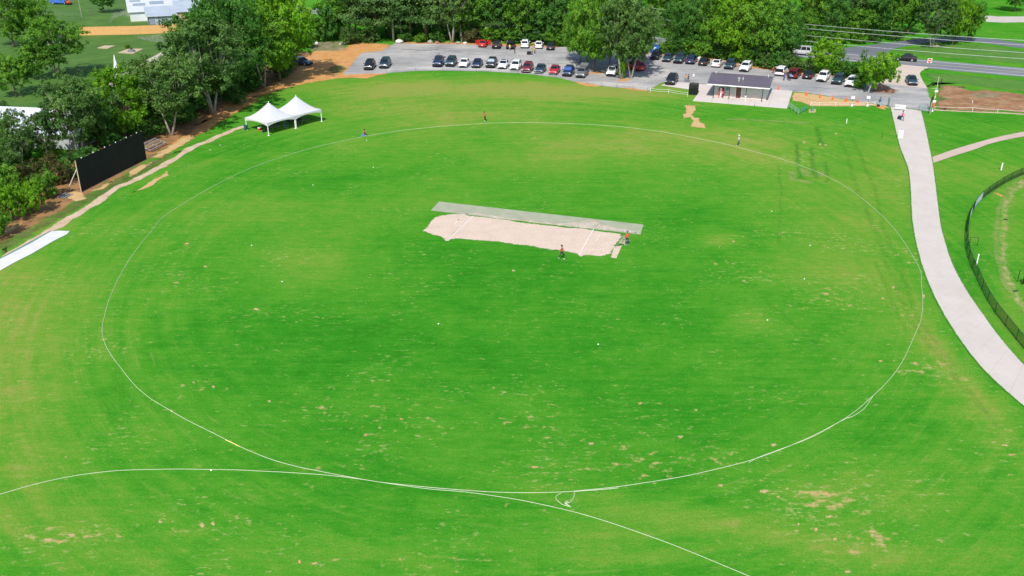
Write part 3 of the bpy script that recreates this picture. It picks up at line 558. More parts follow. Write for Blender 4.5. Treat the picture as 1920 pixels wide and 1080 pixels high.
# --- tree line along the left of the field: (base u, v, crown-top v, kind, leaf, width, bark, label)
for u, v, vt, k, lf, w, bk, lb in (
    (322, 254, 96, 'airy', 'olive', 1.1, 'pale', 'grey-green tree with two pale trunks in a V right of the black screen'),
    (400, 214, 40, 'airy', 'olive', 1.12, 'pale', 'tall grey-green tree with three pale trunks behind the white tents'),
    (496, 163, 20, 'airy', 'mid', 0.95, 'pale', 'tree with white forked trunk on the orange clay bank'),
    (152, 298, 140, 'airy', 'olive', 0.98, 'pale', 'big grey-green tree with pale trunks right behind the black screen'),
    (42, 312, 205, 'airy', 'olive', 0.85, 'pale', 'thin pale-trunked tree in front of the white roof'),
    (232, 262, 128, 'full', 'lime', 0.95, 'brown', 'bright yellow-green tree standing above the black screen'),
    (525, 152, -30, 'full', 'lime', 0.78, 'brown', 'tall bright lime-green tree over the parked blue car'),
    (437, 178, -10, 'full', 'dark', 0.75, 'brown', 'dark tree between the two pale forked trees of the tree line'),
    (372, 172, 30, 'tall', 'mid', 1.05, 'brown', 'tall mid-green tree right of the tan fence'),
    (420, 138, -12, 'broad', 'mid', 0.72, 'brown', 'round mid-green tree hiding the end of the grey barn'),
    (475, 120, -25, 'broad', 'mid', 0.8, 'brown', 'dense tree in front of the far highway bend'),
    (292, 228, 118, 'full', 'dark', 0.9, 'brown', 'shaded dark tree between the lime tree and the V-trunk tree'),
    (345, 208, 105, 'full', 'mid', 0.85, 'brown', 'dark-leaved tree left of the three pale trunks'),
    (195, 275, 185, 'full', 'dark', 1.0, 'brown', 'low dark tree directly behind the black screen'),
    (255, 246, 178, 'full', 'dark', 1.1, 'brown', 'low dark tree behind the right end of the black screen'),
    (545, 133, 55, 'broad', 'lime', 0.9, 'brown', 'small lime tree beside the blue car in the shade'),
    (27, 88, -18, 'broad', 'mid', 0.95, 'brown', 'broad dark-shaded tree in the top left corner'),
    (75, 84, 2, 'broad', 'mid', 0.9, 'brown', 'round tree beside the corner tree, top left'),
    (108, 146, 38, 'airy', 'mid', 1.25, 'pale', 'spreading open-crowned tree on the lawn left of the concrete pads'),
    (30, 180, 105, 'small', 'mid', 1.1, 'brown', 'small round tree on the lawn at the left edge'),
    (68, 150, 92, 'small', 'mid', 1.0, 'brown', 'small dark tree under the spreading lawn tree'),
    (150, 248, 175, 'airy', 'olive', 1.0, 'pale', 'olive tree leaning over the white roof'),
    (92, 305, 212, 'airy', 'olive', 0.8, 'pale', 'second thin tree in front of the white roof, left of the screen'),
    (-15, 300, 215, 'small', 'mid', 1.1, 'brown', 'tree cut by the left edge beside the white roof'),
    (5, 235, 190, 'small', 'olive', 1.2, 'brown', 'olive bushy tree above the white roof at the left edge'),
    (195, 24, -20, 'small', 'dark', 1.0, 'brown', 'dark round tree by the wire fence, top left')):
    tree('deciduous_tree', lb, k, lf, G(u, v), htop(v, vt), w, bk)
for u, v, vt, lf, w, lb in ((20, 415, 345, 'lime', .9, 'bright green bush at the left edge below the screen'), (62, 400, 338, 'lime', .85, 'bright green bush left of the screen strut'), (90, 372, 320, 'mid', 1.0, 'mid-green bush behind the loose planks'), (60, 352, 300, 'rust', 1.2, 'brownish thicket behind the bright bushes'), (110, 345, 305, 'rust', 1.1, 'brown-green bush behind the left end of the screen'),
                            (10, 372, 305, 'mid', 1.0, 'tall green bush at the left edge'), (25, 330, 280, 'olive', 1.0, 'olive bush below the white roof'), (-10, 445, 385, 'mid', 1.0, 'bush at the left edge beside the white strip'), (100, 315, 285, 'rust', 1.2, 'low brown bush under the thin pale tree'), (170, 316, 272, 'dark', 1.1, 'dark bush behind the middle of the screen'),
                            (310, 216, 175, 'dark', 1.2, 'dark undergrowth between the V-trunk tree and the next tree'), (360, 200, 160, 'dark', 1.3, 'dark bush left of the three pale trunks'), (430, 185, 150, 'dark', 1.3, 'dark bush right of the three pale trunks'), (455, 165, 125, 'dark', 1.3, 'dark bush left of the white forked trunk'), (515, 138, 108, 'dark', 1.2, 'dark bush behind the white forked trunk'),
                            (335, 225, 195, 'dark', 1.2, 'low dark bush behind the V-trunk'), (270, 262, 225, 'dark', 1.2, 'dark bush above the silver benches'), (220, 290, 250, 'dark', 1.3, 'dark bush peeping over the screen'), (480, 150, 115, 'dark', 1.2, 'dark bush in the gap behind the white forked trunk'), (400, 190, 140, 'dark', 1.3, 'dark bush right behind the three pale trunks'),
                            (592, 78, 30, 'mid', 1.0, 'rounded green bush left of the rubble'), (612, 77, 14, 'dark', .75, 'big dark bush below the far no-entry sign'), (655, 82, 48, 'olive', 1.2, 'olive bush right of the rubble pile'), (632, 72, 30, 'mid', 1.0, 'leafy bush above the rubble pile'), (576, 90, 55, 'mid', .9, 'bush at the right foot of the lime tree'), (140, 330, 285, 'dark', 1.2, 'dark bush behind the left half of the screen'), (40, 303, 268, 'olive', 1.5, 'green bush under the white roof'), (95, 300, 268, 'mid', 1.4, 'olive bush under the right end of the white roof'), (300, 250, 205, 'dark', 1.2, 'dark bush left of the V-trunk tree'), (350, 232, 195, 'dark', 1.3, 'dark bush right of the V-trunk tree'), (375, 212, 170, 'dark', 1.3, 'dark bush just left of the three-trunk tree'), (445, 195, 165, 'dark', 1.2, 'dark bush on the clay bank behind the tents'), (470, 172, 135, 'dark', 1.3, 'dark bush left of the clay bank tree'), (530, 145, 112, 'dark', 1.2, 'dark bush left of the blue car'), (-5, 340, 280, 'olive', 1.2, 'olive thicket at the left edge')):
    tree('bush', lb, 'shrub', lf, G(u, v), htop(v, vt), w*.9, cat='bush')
# --- wood behind the car park
WD = random.Random(23)
GRP = 'trees of the wood behind the car park'
for u, v, vt, k, lf, w, bk, lb in (
    (668, 78, -60, 'pine', 'pine', 1.0, 'brown', 'pine at the left end of the wood above the rubble'), (705, 77, -70, 'pine', 'pine', 1.1, 'brown', 'feathery pine above the white boulder'), (738, 78, -75, 'pine', 'pine', 1.0, 'pale', 'pine with bare lower trunk by the white boulder'), (770, 76, -80, 'pine', 'pine', 1.1, 'brown', 'pine third along the edge of the wood'),
    (800, 76, -70, 'pine', 'pine', 1.1, 'brown', 'pine left of the tall pale trunk'), (848, 80, -60, 'airy', 'olive', 0.9, 'pale', 'tall tree with pale bare trunk at the edge of the wood'), (866, 79, -50, 'tall', 'mid', 0.8, 'pale', 'slim pale-trunked tree left of the red car'), (905, 75, -70, 'tall', 'mid', 1.0, 'ivy', 'ivy-clad tree behind the red car'),
    (931, 75, -60, 'tall', 'dark', 1.0, 'pale', 'tree behind the black estate car'), (985, 80, -55, 'tall', 'mid', 1.1, 'pale', 'tree with pale trunk behind the two white cars'), (1008, 79, -50, 'tall', 'dark', 1.0, 'brown', 'dark tree behind the white car with yellow-shirted people'), (1040, 84, -45, 'tall', 'dark', 1.1, 'brown', 'dark tree behind the last black car of the rear row'),
    (640, 70, -30, 'small', 'mid', 1.0, 'brown', 'leafy tree at the corner of the wood')):
    tree('wood_edge_tree', lb, k, lf, G(u, v), htop(v, vt)*.92, w, bk, r=WD)
def wood(n, ulo, uhi, vlo, vhi, hmin, hmax, kinds, lab, grp, nm='wood_tree', sep=3.2, r=WD):
    pts = []; tries = 0
    while len(pts) < n and tries < 6000:
        tries += 1; p = G(r.uniform(ulo, uhi), r.uniform(vlo, vhi))
        dr = abs((p-RA).dot(RN))
        if dr < 11 or any((p-q).length < sep for q in pts): continue
        pts.append(p); k, lf, w = r.choice(kinds)
        tree(nm, lab, k, lf, p, r.uniform(hmin, hmax), w*r.uniform(.9, 1.15), r.choice(['brown', 'brown', 'pale']), grp, r=r)
DK = [('tall', 'mid', 1.1), ('tall', 'dark', 1.1), ('broad', 'mid', .8), ('tall', 'olive', 1.0), ('broad', 'dark', .8), ('pine', 'pine', 1.1)]
wood(26, 690, 1060, 56, 76, 13, 19, DK, 'tree inside the wood between the car park and the highway', GRP)
wood(26, 640, 1240, 0, 60, 13, 18, DK, 'tree of the far wood beyond the highway behind the car park', 'trees of the far wood beyond the highway', 'far_wood_tree', 5)
wood(14, 560, 1250, -40, 0, 13, 17, DK, 'tree of the farthest wood at the top edge beyond the highway', 'trees of the farthest wood', 'far_wood_tree', 6)
for u, v, vt, lf, lb in ((660, 82, 60, 'rust', 'brown-green bush at the left end of the wood'), (690, 80, 52, 'olive', 'grey-green bush left of the white boulder'), (760, 79, 60, 'dark', 'dark bush right of the white boulder'), (790, 80, 62, 'mid', 'green bush behind the grey boulder'), (820, 80, 58, 'dark', 'dark bush left of the pale trunk'), (885, 80, 55, 'rust', 'thin brown brush left of the red car'),
                         (920, 78, 52, 'mid', 'green bush behind the black estate car'), (950, 79, 50, 'mid', 'green bush behind the car with open tailgate'), (972, 80, 52, 'dark', 'dark bush left of the first white car of the rear row'), (998, 80, 55, 'dark', 'dark bush between the two white cars of the rear row'), (1022, 82, 50, 'dark', 'dark bush behind the last cars of the rear row'), (1050, 86, 48, 'mid', 'green bush left of the big lot tree')):
    tree('bush', lb, 'shrub', lf, G(u, v), htop(v, vt), 1.3, cat='bush', r=WD)
# --- the big trees in the car park
tree('lot_tree', 'huge leafy green tree standing in the car park', 'full', 'mid', G(1114, 134), htop(134, -28), .62, 'brown')
tree('lot_tree', 'leafy green tree left behind the huge car park tree', 'full', 'mid', G(1100, 118), htop(118, -25), .50, 'brown')
tree('lot_tree', 'olive-green tree with thick twin trunks beside the white off-roader', 'airy', 'olive', G(1164, 148), htop(148, -5), .82, 'pale')
tree('lot_tree', 'olive tree leaning right over the red minivan', 'airy', 'olive', G(1183, 147), htop(147, 8), .88, 'pale')
tree('lot_tree', 'low leafy tree at the left foot of the huge car park tree', 'full', 'mid', G(1088, 117), htop(117, 10), .62, 'brown')
tree('lot_tree', 'low olive tree right behind the twin-trunked tree', 'full', 'olive', G(1196, 122), htop(122, 25), .62, 'brown')
tree('lot_tree', 'middle green tree between the huge tree and the twin trunks', 'full', 'mid', G(1142, 128), htop(128, -10), .5, 'brown')
tree('ivy_bush', 'bright yellow-green ivy on the twin-trunked car park tree', 'shrub', 'lime', G(1166, 147.5), htop(147, 105), .35, cat='bush')
# --- thicket between the rear row and the highway
for u, v, vt, k, lf, w, lb in (
    (1262, 98, 8, 'broad', 'dark', .8, 'dark tree behind the blue bin'), (1300, 102, -5, 'broad', 'dark', .8, 'dark tree behind the navy car'), (1340, 106, -20, 'broad', 'mid', .8, 'dense tree behind the white electric car'), (1385, 114, -25, 'full', 'lime', .8, 'tall bright green tree above the pavilion'), (1425, 122, -12, 'full', 'mid', .8, 'dense tree above the right end of the pavilion roof'),
    (1455, 124, 10, 'broad', 'dark', .8, 'dark tree behind the open-tailgate car'), (1405, 108, -30, 'broad', 'lime', .8, 'bright green tree in the middle of the thicket'), (1350, 95, -25, 'tall', 'mid', 1.1, 'tall tree at the back of the thicket'), (1475, 118, 30, 'broad', 'dark', .8, 'dark tree left of the silver van'), (1290, 90, -10, 'tall', 'mid', 1.0, 'tree over the blue bin at the back of the thicket'), (1440, 100, -25, 'tall', 'mid', 1.1, 'tall tree behind the bright thicket tree')):
    tree('thicket_tree', lb, k, lf, G(u, v), htop(v, vt), w, r=WD)
RB_LAB = ['bush behind the black SUV by the blue bin', 'dark bush behind the teal hatchback by the thicket', 'bush behind the dark green pickup', 'bush behind the navy car by the thicket', 'dark bush behind the black saloon by the thicket', 'bush behind the white electric car by the thicket', 'light green bush behind the dark teal SUV', 'bush behind the white SUV at the pavilion roof', 'olive bush right of the white SUV at the pavilion roof', 'dark bush above the right end of the pavilion roof', 'olive bush behind the white open car', 'olive bush behind the maroon van']
for i, (u, v, vt, lf) in enumerate(((1252, 101, 75, 'mid'), (1275, 104, 70, 'dark'), (1298, 105, 72, 'mid'), (1320, 108, 74, 'mid'), (1345, 110, 78, 'dark'), (1368, 114, 82, 'mid'), (1392, 119, 85, 'lime'), (1412, 124, 90, 'mid'), (1434, 127, 95, 'olive'), (1458, 130, 92, 'dark'), (1480, 133, 100, 'olive'), (1500, 135, 112, 'olive'))):
    tree('bush', RB_LAB[i], 'shrub', lf, G(u, v), htop(v, vt), 1.15, cat='bush', group='bushes along the back of the right-hand car row', r=WD)
tree('roadside_tree', 'bright rounded tree between the silver van and the white cars', 'small', 'lime', G(1543, 140), htop(140, 72), .95, 'brown')
tree('roadside_tree', 'round lime-green tree with white leaning trunk by the driveway', 'small', 'lime', G(1628, 173), htop(173, 92), .95, 'pale', lean=(0, .30))
for u, v, vt, lf, lb in ((1518, 137, 108, 'olive', 'olive bush left of the bright rounded tree'), (1572, 141, 112, 'mid', 'green bush right of the bright rounded tree'), (1592, 145, 115, 'dark', 'dark bush behind the white car beside the lime tree'), (1606, 150, 118, 'dark', 'dark bush left of the lime tree'), (1612, 165, 138, 'mid', 'bush under the lime tree')):
    tree('bush', lb, 'shrub', lf, G(u, v), htop(v, vt), 1.1, cat='bush')
# --- wood across the highway on the right
for u, v, vt, k, lf, w, bk, lb in ((1585, 72, -40, 'airy', 'olive', .8, 'pale', 'tree with bare pale limbs across the highway'), (1520, 72, -40, 'broad', 'mid', .8, 'brown', 'broad tree across the highway behind the silver van'), (1560, 76, -10, 'broad', 'dark', .8, 'brown', 'dark tree across the highway left of the side road'), (1640, 74, -40, 'broad', 'dark', .85, 'brown', 'dark tree at the mouth of the side road'), (1672, 70, -45, 'broad', 'mid', .8, 'brown', 'big tree shading the side road'), (1700, 65, -45, 'tall', 'dark', 1.1, 'brown', 'dark tree left of the lawn trees'),
    (1746, 90, -12, 'airy', 'olive', .95, 'pale', 'large olive tree with white trunk on the far lawn'), (1786, 84, -5, 'broad', 'lime', .82, 'brown', 'large full green tree on the far lawn'), (1812, 80, 2, 'broad', 'mid', .8, 'brown', 'bright green tree at the right of the far lawn pair'), (1902, 22, -40, 'broad', 'dark', 1.0, 'brown', 'dark tree in the top right corner'), (1605, 78, 15, 'small', 'mid', 1.1, 'brown', 'small tree at the left of the side road'), (1500, 80, 20, 'small', 'mid', 1.1, 'brown', 'small tree just beyond the highway behind the silver van')):
    tree('roadside_tree', lb, k, lf, G(u, v), htop(v, vt), w, bk, r=WD)
wood(22, 1240, 1720, 20, 66, 13, 18, DK, 'tree of the wood across the highway above the pavilion', 'trees of the wood across the highway', 'far_wood_tree', 4.5)
wood(14, 1250, 1830, -35, 15, 13, 17, DK, 'tree at the back of the wood across the highway', 'back trees of the wood across the highway', 'far_wood_tree', 6)
FW_LAB = ['bush beyond the highway left of the silver van', 'bush beyond the highway right of the silver van', 'dark bush beyond the highway behind the bright rounded tree', 'bush at the left mouth of the side road', 'bush above the left part of the side road', 'dark bush in the shade over the side road', 'lime bush beyond the highway behind the blue bin', 'bush beyond the highway right of the olive lot tree', 'bush beyond the highway behind the right thicket trees', 'dark bush at the right end of the wood over the side road']
for i, (u, v, vt, lf) in enumerate(((1485, 84, 55, 'mid'), (1515, 84, 58, 'mid'), (1545, 84, 58, 'dark'), (1575, 82, 56, 'mid'), (1610, 82, 60, 'mid'), (1640, 80, 55, 'dark'), (1255, 72, 45, 'lime'), (1225, 66, 45, 'mid'), (1440, 84, 55, 'mid'), (1675, 76, 50, 'dark'))):
    tree('bush', FW_LAB[i], 'shrub', lf, G(u, v), htop(v, vt), 1.2, cat='bush', group='bushes at the foot of the wood across the highway', r=WD)
# ------------------------------------------------------------------ vehicles
def paint(name, c, rough=0.28, metal=0.0):
    t = NT('paint_'+name); n = t.noise(2.0, 3, 0.6, t.coord()); t.base(t.mix(n, tuple(x*0.92 for x in c), tuple(min(1, x*1.06) for x in c)))
    t.b.inputs['Roughness'].default_value = rough; t.b.inputs['Metallic'].default_value = metal; t.b.inputs['Specular IOR Level'].default_value = 0.35
    t.b.inputs['Coat Weight'].default_value = 0.25; t.b.inputs['Coat Roughness'].default_value = 0.08; return t.m
PAINT = {k: paint(k, c) for k, c in dict(black=(.012, .014, .018), white=(.72, .72, .72), navy=(.012, .03, .085), teal=(.022, .055, .075), grey=(.14, .15, .16), maroon=(.17, .015, .03), red=(.42, .02, .02), blue=(.03, .12, .42), darkred=(.12, .01, .02), silver=(.45, .46, .48), darkgreen=(.02, .05, .06)).items()}
M_GLASS = plain('car_glass', (.010, .016, .024), .12, var=.1, spec=.35); M_TYRE = plain('tyre_rubber', (.015, .015, .015), .85); M_RIM = plain('wheel_alloy', (.42, .43, .44), .35, .6)
M_HEAD = plain('headlamp_glass', (.75, .76, .78), .15, spec=.7); M_TAIL = plain('tail_lamp', (.35, .012, .012), .2, spec=.6); M_TRIM = plain('black_trim', (.014, .014, .015), .55); M_PLATE = plain('number_plate', (.68, .68, .66), .5); M_BLUESHADE = plain('sunshade_blue', (.02, .06, .30), .5); M_SILVSHADE = plain('sunshade_silver', (.25, .32, .36), .4)
# kind: length, half width, sill z, bonnet z, belt z, roof z, base of screen y, roof front y, roof rear y, base of rear screen y, boot z, wheel radius
KIND = dict(sedan=(4.75, .92, .24, .84, .96, 1.50, -.85, -.15, 1.05, 1.75, 1.02, .33), suv=(4.75, .96, .28, 1.02, 1.12, 1.72, -1.05, -.45, 1.75, 2.25, 1.12, .37), minivan=(5.05, .98, .24, .98, 1.08, 1.76, -1.45, -.65, 1.95, 2.42, 1.08, .35),
            pickup=(5.6, .99, .36, 1.12, 1.20, 1.88, -1.0, -.45, .85, 1.15, 1.22, .40), offroad=(4.4, .92, .42, 1.12, 1.15, 1.85, -.62, -.42, 1.75, 1.95, 1.15, .41), van=(5.3, .98, .28, 1.05, 1.15, 1.95, -1.6, -.95, 2.3, 2.55, 1.15, .36))
CARM = {}; CARS = 1.10
def quad_mesh(name, pts, off, th=0.0):
    a = Vector(pts[1])-Vector(pts[0]); b = Vector(pts[3])-Vector(pts[0]); n = a.cross(b).normalized()
    c = sum((Vector(p) for p in pts), Vector())/4
    return [Vector(p)+n*off for p in pts], n
def lerp4(q, s0, s1, t0, t1):
    A, B, C_, D_ = (Vector(p) for p in q)
    f = lambda s, t: A.lerp(B, s).lerp(D_.lerp(C_, s), t)
    return [f(s0, t0), f(s1, t0), f(s1, t1), f(s0, t1)]
def car_meshes(kind):
    if kind in CARM: return CARM[kind]
    L, hw, zs, zb, zt, zr, y0, y1, y2, y3, zboot, wr = KIND[kind]; f = -L/2; b = L/2; out = {}
    # body shell: sections along the length
    st = [(f, .80, zs+.12, zb*.70), (f+.10, .93, zs+.02, zb*.86), (f+.45, .99, zs, zb*.95), (y0-.05, 1.0, zs, zb+.02), (y0+.35, 1.0, zs, zt), (y2, 1.0, zs, zt+.02), (y3, .99, zs, zboot), (b-.35, .97, zs, zboot*(.97)), (b-.08, .93, zs+.06, zboot*.92), (b, .84, zs+.15, zboot*.74)]
    if kind == 'pickup': st = st[:6]+[(y3, 1.0, zs, 1.22), (b-.05, 1.0, zs+.04, 1.22), (b, .98, zs+.1, 1.2)]
    V, F = [], []; m = 14
    for y, k, z0, z1 in st:
        w = hw*k; h = z1-z0
        half = [(0.0, z0), (.80*w, z0), (.97*w, z0+.10*h), (1.0*w, z0+.38*h), (.985*w, z0+.70*h), (.90*w, z0+.95*h), (.72*w, z1), (0.0, z1+.015)]
        ring = half+[(-x, z) for x, z in reversed(half[1:-1])]; V += [(x, y, z) for x, z in ring]
    for i in range(len(st)-1):
        for k in range(m): k2 = (k+1) % m; F.append((i*m+k, i*m+k2, (i+1)*m+k2, (i+1)*m+k))
    F += [tuple(range(m)), tuple((len(st)-1)*m+k for k in reversed(range(m)))]
    # cabin shell
    iw, rw = hw*.90, hw*.70; zc = zt-.06; B0 = len(V)
    cab = [(-iw, y0, zc), (iw, y0, zc), (iw, y3, zc), (-iw, y3, zc), (-rw, y1, zr-.05), (rw, y1, zr-.05), (rw, y2, zr-.05), (-rw, y2, zr-.05), (-rw*.86, y1+.12, zr), (rw*.86, y1+.12, zr), (rw*.86, y2-.10, zr), (-rw*.86, y2-.10, zr)]
    V += cab; F += [tuple(B0+i for i in q) for q in ((0, 1, 5, 4), (1, 2, 6, 5), (2, 3, 7, 6), (3, 0, 4, 7), (4, 5, 9, 8), (5, 6, 10, 9), (6, 7, 11, 10), (7, 4, 8, 11), (8, 9, 10, 11))]
    me = mesh_from('body', V, F); bm = bmesh.new(); bm.from_mesh(me); bmesh.ops.recalc_face_normals(bm, faces=bm.faces); bm.to_mesh(me); bm.free(); me.shade_smooth()
    try: me.set_sharp_from_angle(angle=math.radians(38))
    except Exception: pass
    out['body'] = [me]
    def panel(nm, q, s0, s1, t0, t1, off=.012):
        p, n = quad_mesh(nm, lerp4([cab[i] for i in q], s0, s1, t0, t1), off)
        back = [x-n*.02 for x in p]; mm = mesh_from(nm, p+back, [(0, 1, 2, 3), (7, 6, 5, 4)]+[(i, 4+i, 4+(i+1) % 4, (i+1) % 4) for i in range(4)]); out.setdefault(nm, []).append(mm)
    panel('windshield', (0, 1, 5, 4), .05, .95, .12, .95); panel('rear_window', (2, 3, 7, 6), .07, .93, .22, .93)
    cuts = [(.06, .40), (.43, .70), (.73, .94)] if kind in ('suv', 'minivan', 'van', 'offroad') else [(.08, .47), (.50, .90)]
    for a_, c_ in cuts: panel('side_window', (1, 2, 6, 5), a_, c_, .14, .92); panel('side_window', (3, 0, 4, 7), 1-c_, 1-a_, .14, .92)
    panel('roof', (8, 9, 10, 11), .03, .97, .03, .97, .010)
    for s in (1, -1):
        for yy in (f+.92, b-.98):
            t = MB(); M = Matrix.Translation((s*(hw-.09), yy, wr)) @ Matrix.Rotation(PI/2, 4, 'Y'); prof = [(wr*.62, -.11), (wr*.94, -.11), (wr, -.07), (wr, .07), (wr*.94, .11), (wr*.62, .11)]
            t.lathe(prof, 16); t.v = [tuple(M @ Vector(q)) for q in t.v]; mt = mesh_from('wheel', t.v, t.f); mt.shade_smooth()
            r_ = MB(); r_.lathe([(wr*.64, -.02), (wr*.64, .02), (wr*.5, .03), (wr*.2, .015), (.03, .02)], 12); M2 = Matrix.Translation((s*(hw+.02), yy, wr)) @ Matrix.Rotation(s*PI/2, 4, 'Y'); r_.v = [tuple(M2 @ Vector(q)) for q in r_.v]
            out.setdefault('wheel', []).append((mt, mesh_from('rim', r_.v, r_.f)))
        h = MB().box((s*hw*.66, f+.10, zb*.74), (.36, .16, .15), s*-.18); out.setdefault('headlight', []).append(mesh_from('headlight', h.v, h.f))
        h = MB().box((s*hw*.76, b-.06, zboot*.78), (.24, .14, .24)); out.setdefault('taillight', []).append(mesh_from('taillight', h.v, h.f))
        h = MB().box((s*(hw+.09), y0+.32, zt+.03), (.20, .12, .14), s*.2); out.setdefault('mirror', []).append(mesh_from('mirror', h.v, h.f))
    h = MB().box((0, f+.02, zb*.52), (hw*1.05, .12, zb*.22)); out['grille'] = [mesh_from('grille', h.v, h.f)]
    h = MB().box((0, f+.05, zs+.12), (hw*1.5, .14, .16)); out['bumper'] = [mesh_from('bumper', h.v, h.f)]
    h = MB().box((0, b-.02, zboot*.58), (.34, .10, .15)); out['licence_plate'] = [mesh_from('licence_plate', h.v, h.f)]
    CARM[kind] = out; return out
PM = dict(windshield=M_GLASS, rear_window=M_GLASS, side_window=M_GLASS, headlight=M_HEAD, taillight=M_TAIL, grille=M_TRIM, bumper=M_TRIM, licence_plate=M_PLATE)
def car(kind, col, label, p, ang, roof=None, shade=None, group=None, doors=False, hatch=False, name='parked_car', cat='car'):
    """ang: heading of the nose, radians from -Y, positive towards +X"""
    o = thing(name, label, cat, (p.x, p.y, .03), ang, group); o.scale = (CARS, CARS, CARS); k = car_meshes(kind); L, hw, zs, zb, zt, zr, y0, y1, y2, y3, zboot, wr = KIND[kind]
    for nm, ms in k.items():
        if nm == 'wheel':
            for a_, r_ in ms: w = link('wheel', a_, o, M_TYRE); link('rim', r_, w, M_RIM)
            continue
        if hatch and nm == 'rear_window': continue
        for m_ in ms:
            mt = PAINT[col] if nm in ('body', 'mirror') else (PAINT[roof or col] if nm == 'roof' else PM[nm])
            if nm == 'windshield' and shade: mt = shade
            link(nm, m_, o, mt)
    if kind == 'pickup': MB().box((0, (y3+L/2)/2+.05, 1.225), (hw*1.6, L/2-y3-.35, .03)).build('load_bed', M_TRIM, o)
    if doors:
        for s in (1, -1): MB().box((s*(hw+.42), -.55, .78), (.9, .08, .95), s*.35).build('door', PAINT[col], o)
    if hatch:
        b = L/2; MB().box((0, b-.06, zt*.86), (hw*1.5, .10, zt*.85)).build('cargo_opening', M_TRIM, o)
        MB().box((0, b+.28, zr+.12), (hw*1.6, 1.15, .06), 0, .30).build('tailgate', PAINT[col], o)
    return o
def front_car(kind, col, bbox, label, phi=None, rear=False, f=.36, **k):
    """place a car from its outline in the photo: the near end touches the ground at the lower left of the outline"""
    x0, y0_, x1, y1_ = bbox; u = x0+(x1-x0)*f; v = y1_-1.2; ph = math.atan((u-960)/FPX)+math.radians(10) if phi is None else math.radians(phi)
    back = Vector((math.sin(ph), math.cos(ph), 0)); c = G(u, v)+back*KIND[kind][0]*CARS/2
    return car(kind, col, label, c, -ph+(PI if rear else 0), **k)
NEAR = 'cars parked along the grass edge'
for kind, col, bb, lb, kw in (
    ('suv', 'black', (681.6, 112, 704.7, 134), 'black SUV at the left end of the grass-edge row', {}),
    ('minivan', 'teal', (710, 110.6, 733.7, 131), 'dark grey-green minivan second in the grass-edge row', {}),
    ('pickup', 'navy', (810.6, 107, 833, 128.4), 'dark blue pickup beside a person in pale blue', {}),
    ('suv', 'teal', (835, 107, 855.6, 127.5), 'grey-green SUV right of the dark blue pickup', {}),
    ('sedan', 'white', (858.4, 110, 882, 129.4), 'white hatchback with dark grille, leftmost white car of the grass-edge row', {}),
    ('sedan', 'navy', (882.4, 110.6, 907, 130), 'dark navy saloon right of the leftmost white car', {}),
    ('suv', 'black', (909.4, 108.8, 933.4, 130), 'dark SUV with pale sunshade behind its windscreen', dict(shade=M_SILVSHADE)),
    ('sedan', 'white', (931.6, 112.5, 955.6, 132), 'white electric saloon with black glass roof', dict(roof='black')),
    ('suv', 'white', (955, 113, 978.4, 135), 'white SUV left of the maroon SUV', {}),
    ('suv', 'maroon', (977.5, 117, 999, 139), 'maroon SUV in the grass-edge row', {}),
    ('sedan', 'teal', (1001.7, 120.7, 1023, 140.4), 'dark teal hatchback between the maroon and the red car', {}),
    ('sedan', 'red', (1027, 123, 1050.7, 142.6), 'red saloon with black roof in the grass-edge row', dict(roof='black')),
    ('suv', 'navy', (1053, 123.5, 1076.7, 146), 'navy SUV with blue sunshade behind its windscreen', dict(shade=M_BLUESHADE)),
    ('suv', 'grey', (1078.5, 124, 1101.7, 148.7), 'grey SUV with its tailgate raised', dict(hatch=True)),
    ('offroad', 'white', (1135.6, 122, 1158.5, 146.3), 'white boxy off-roader with black top beside the twin-trunked tree', dict(roof='black'))):
    front_car(kind, col, bb, lb, group=NEAR, **kw)
REAR = 'cars parked along the edge of the wood'
for kind, col, bb, lb, kw in (
    ('sedan', 'red', (894.4, 77, 914.7, 91.3), 'bright red car with both front doors open at the wood edge', dict(doors=True)),
    ('suv', 'black', (921, 77, 940, 93.8), 'black estate car right of the bright red car', {}),
    ('suv', 'black', (947.5, 77, 967, 94.7), 'black SUV with raised tailgate and a person in yellow behind it', dict(hatch=True)),
    ('suv', 'white', (975, 78, 993.4, 93), 'white SUV seen from behind at the wood edge', {}),
    ('sedan', 'white', (1002, 79, 1018, 94), 'white coupe right of the white SUV at the wood edge', {}),
    ('sedan', 'black', (1024, 82.4, 1041, 96.7), 'black saloon at the right end of the wood-edge row', {})):
    front_car(kind, col, bb, lb, phi=4, rear=True, f=.46, group=REAR, **kw)
BACK = 'cars parked in front of the thicket'
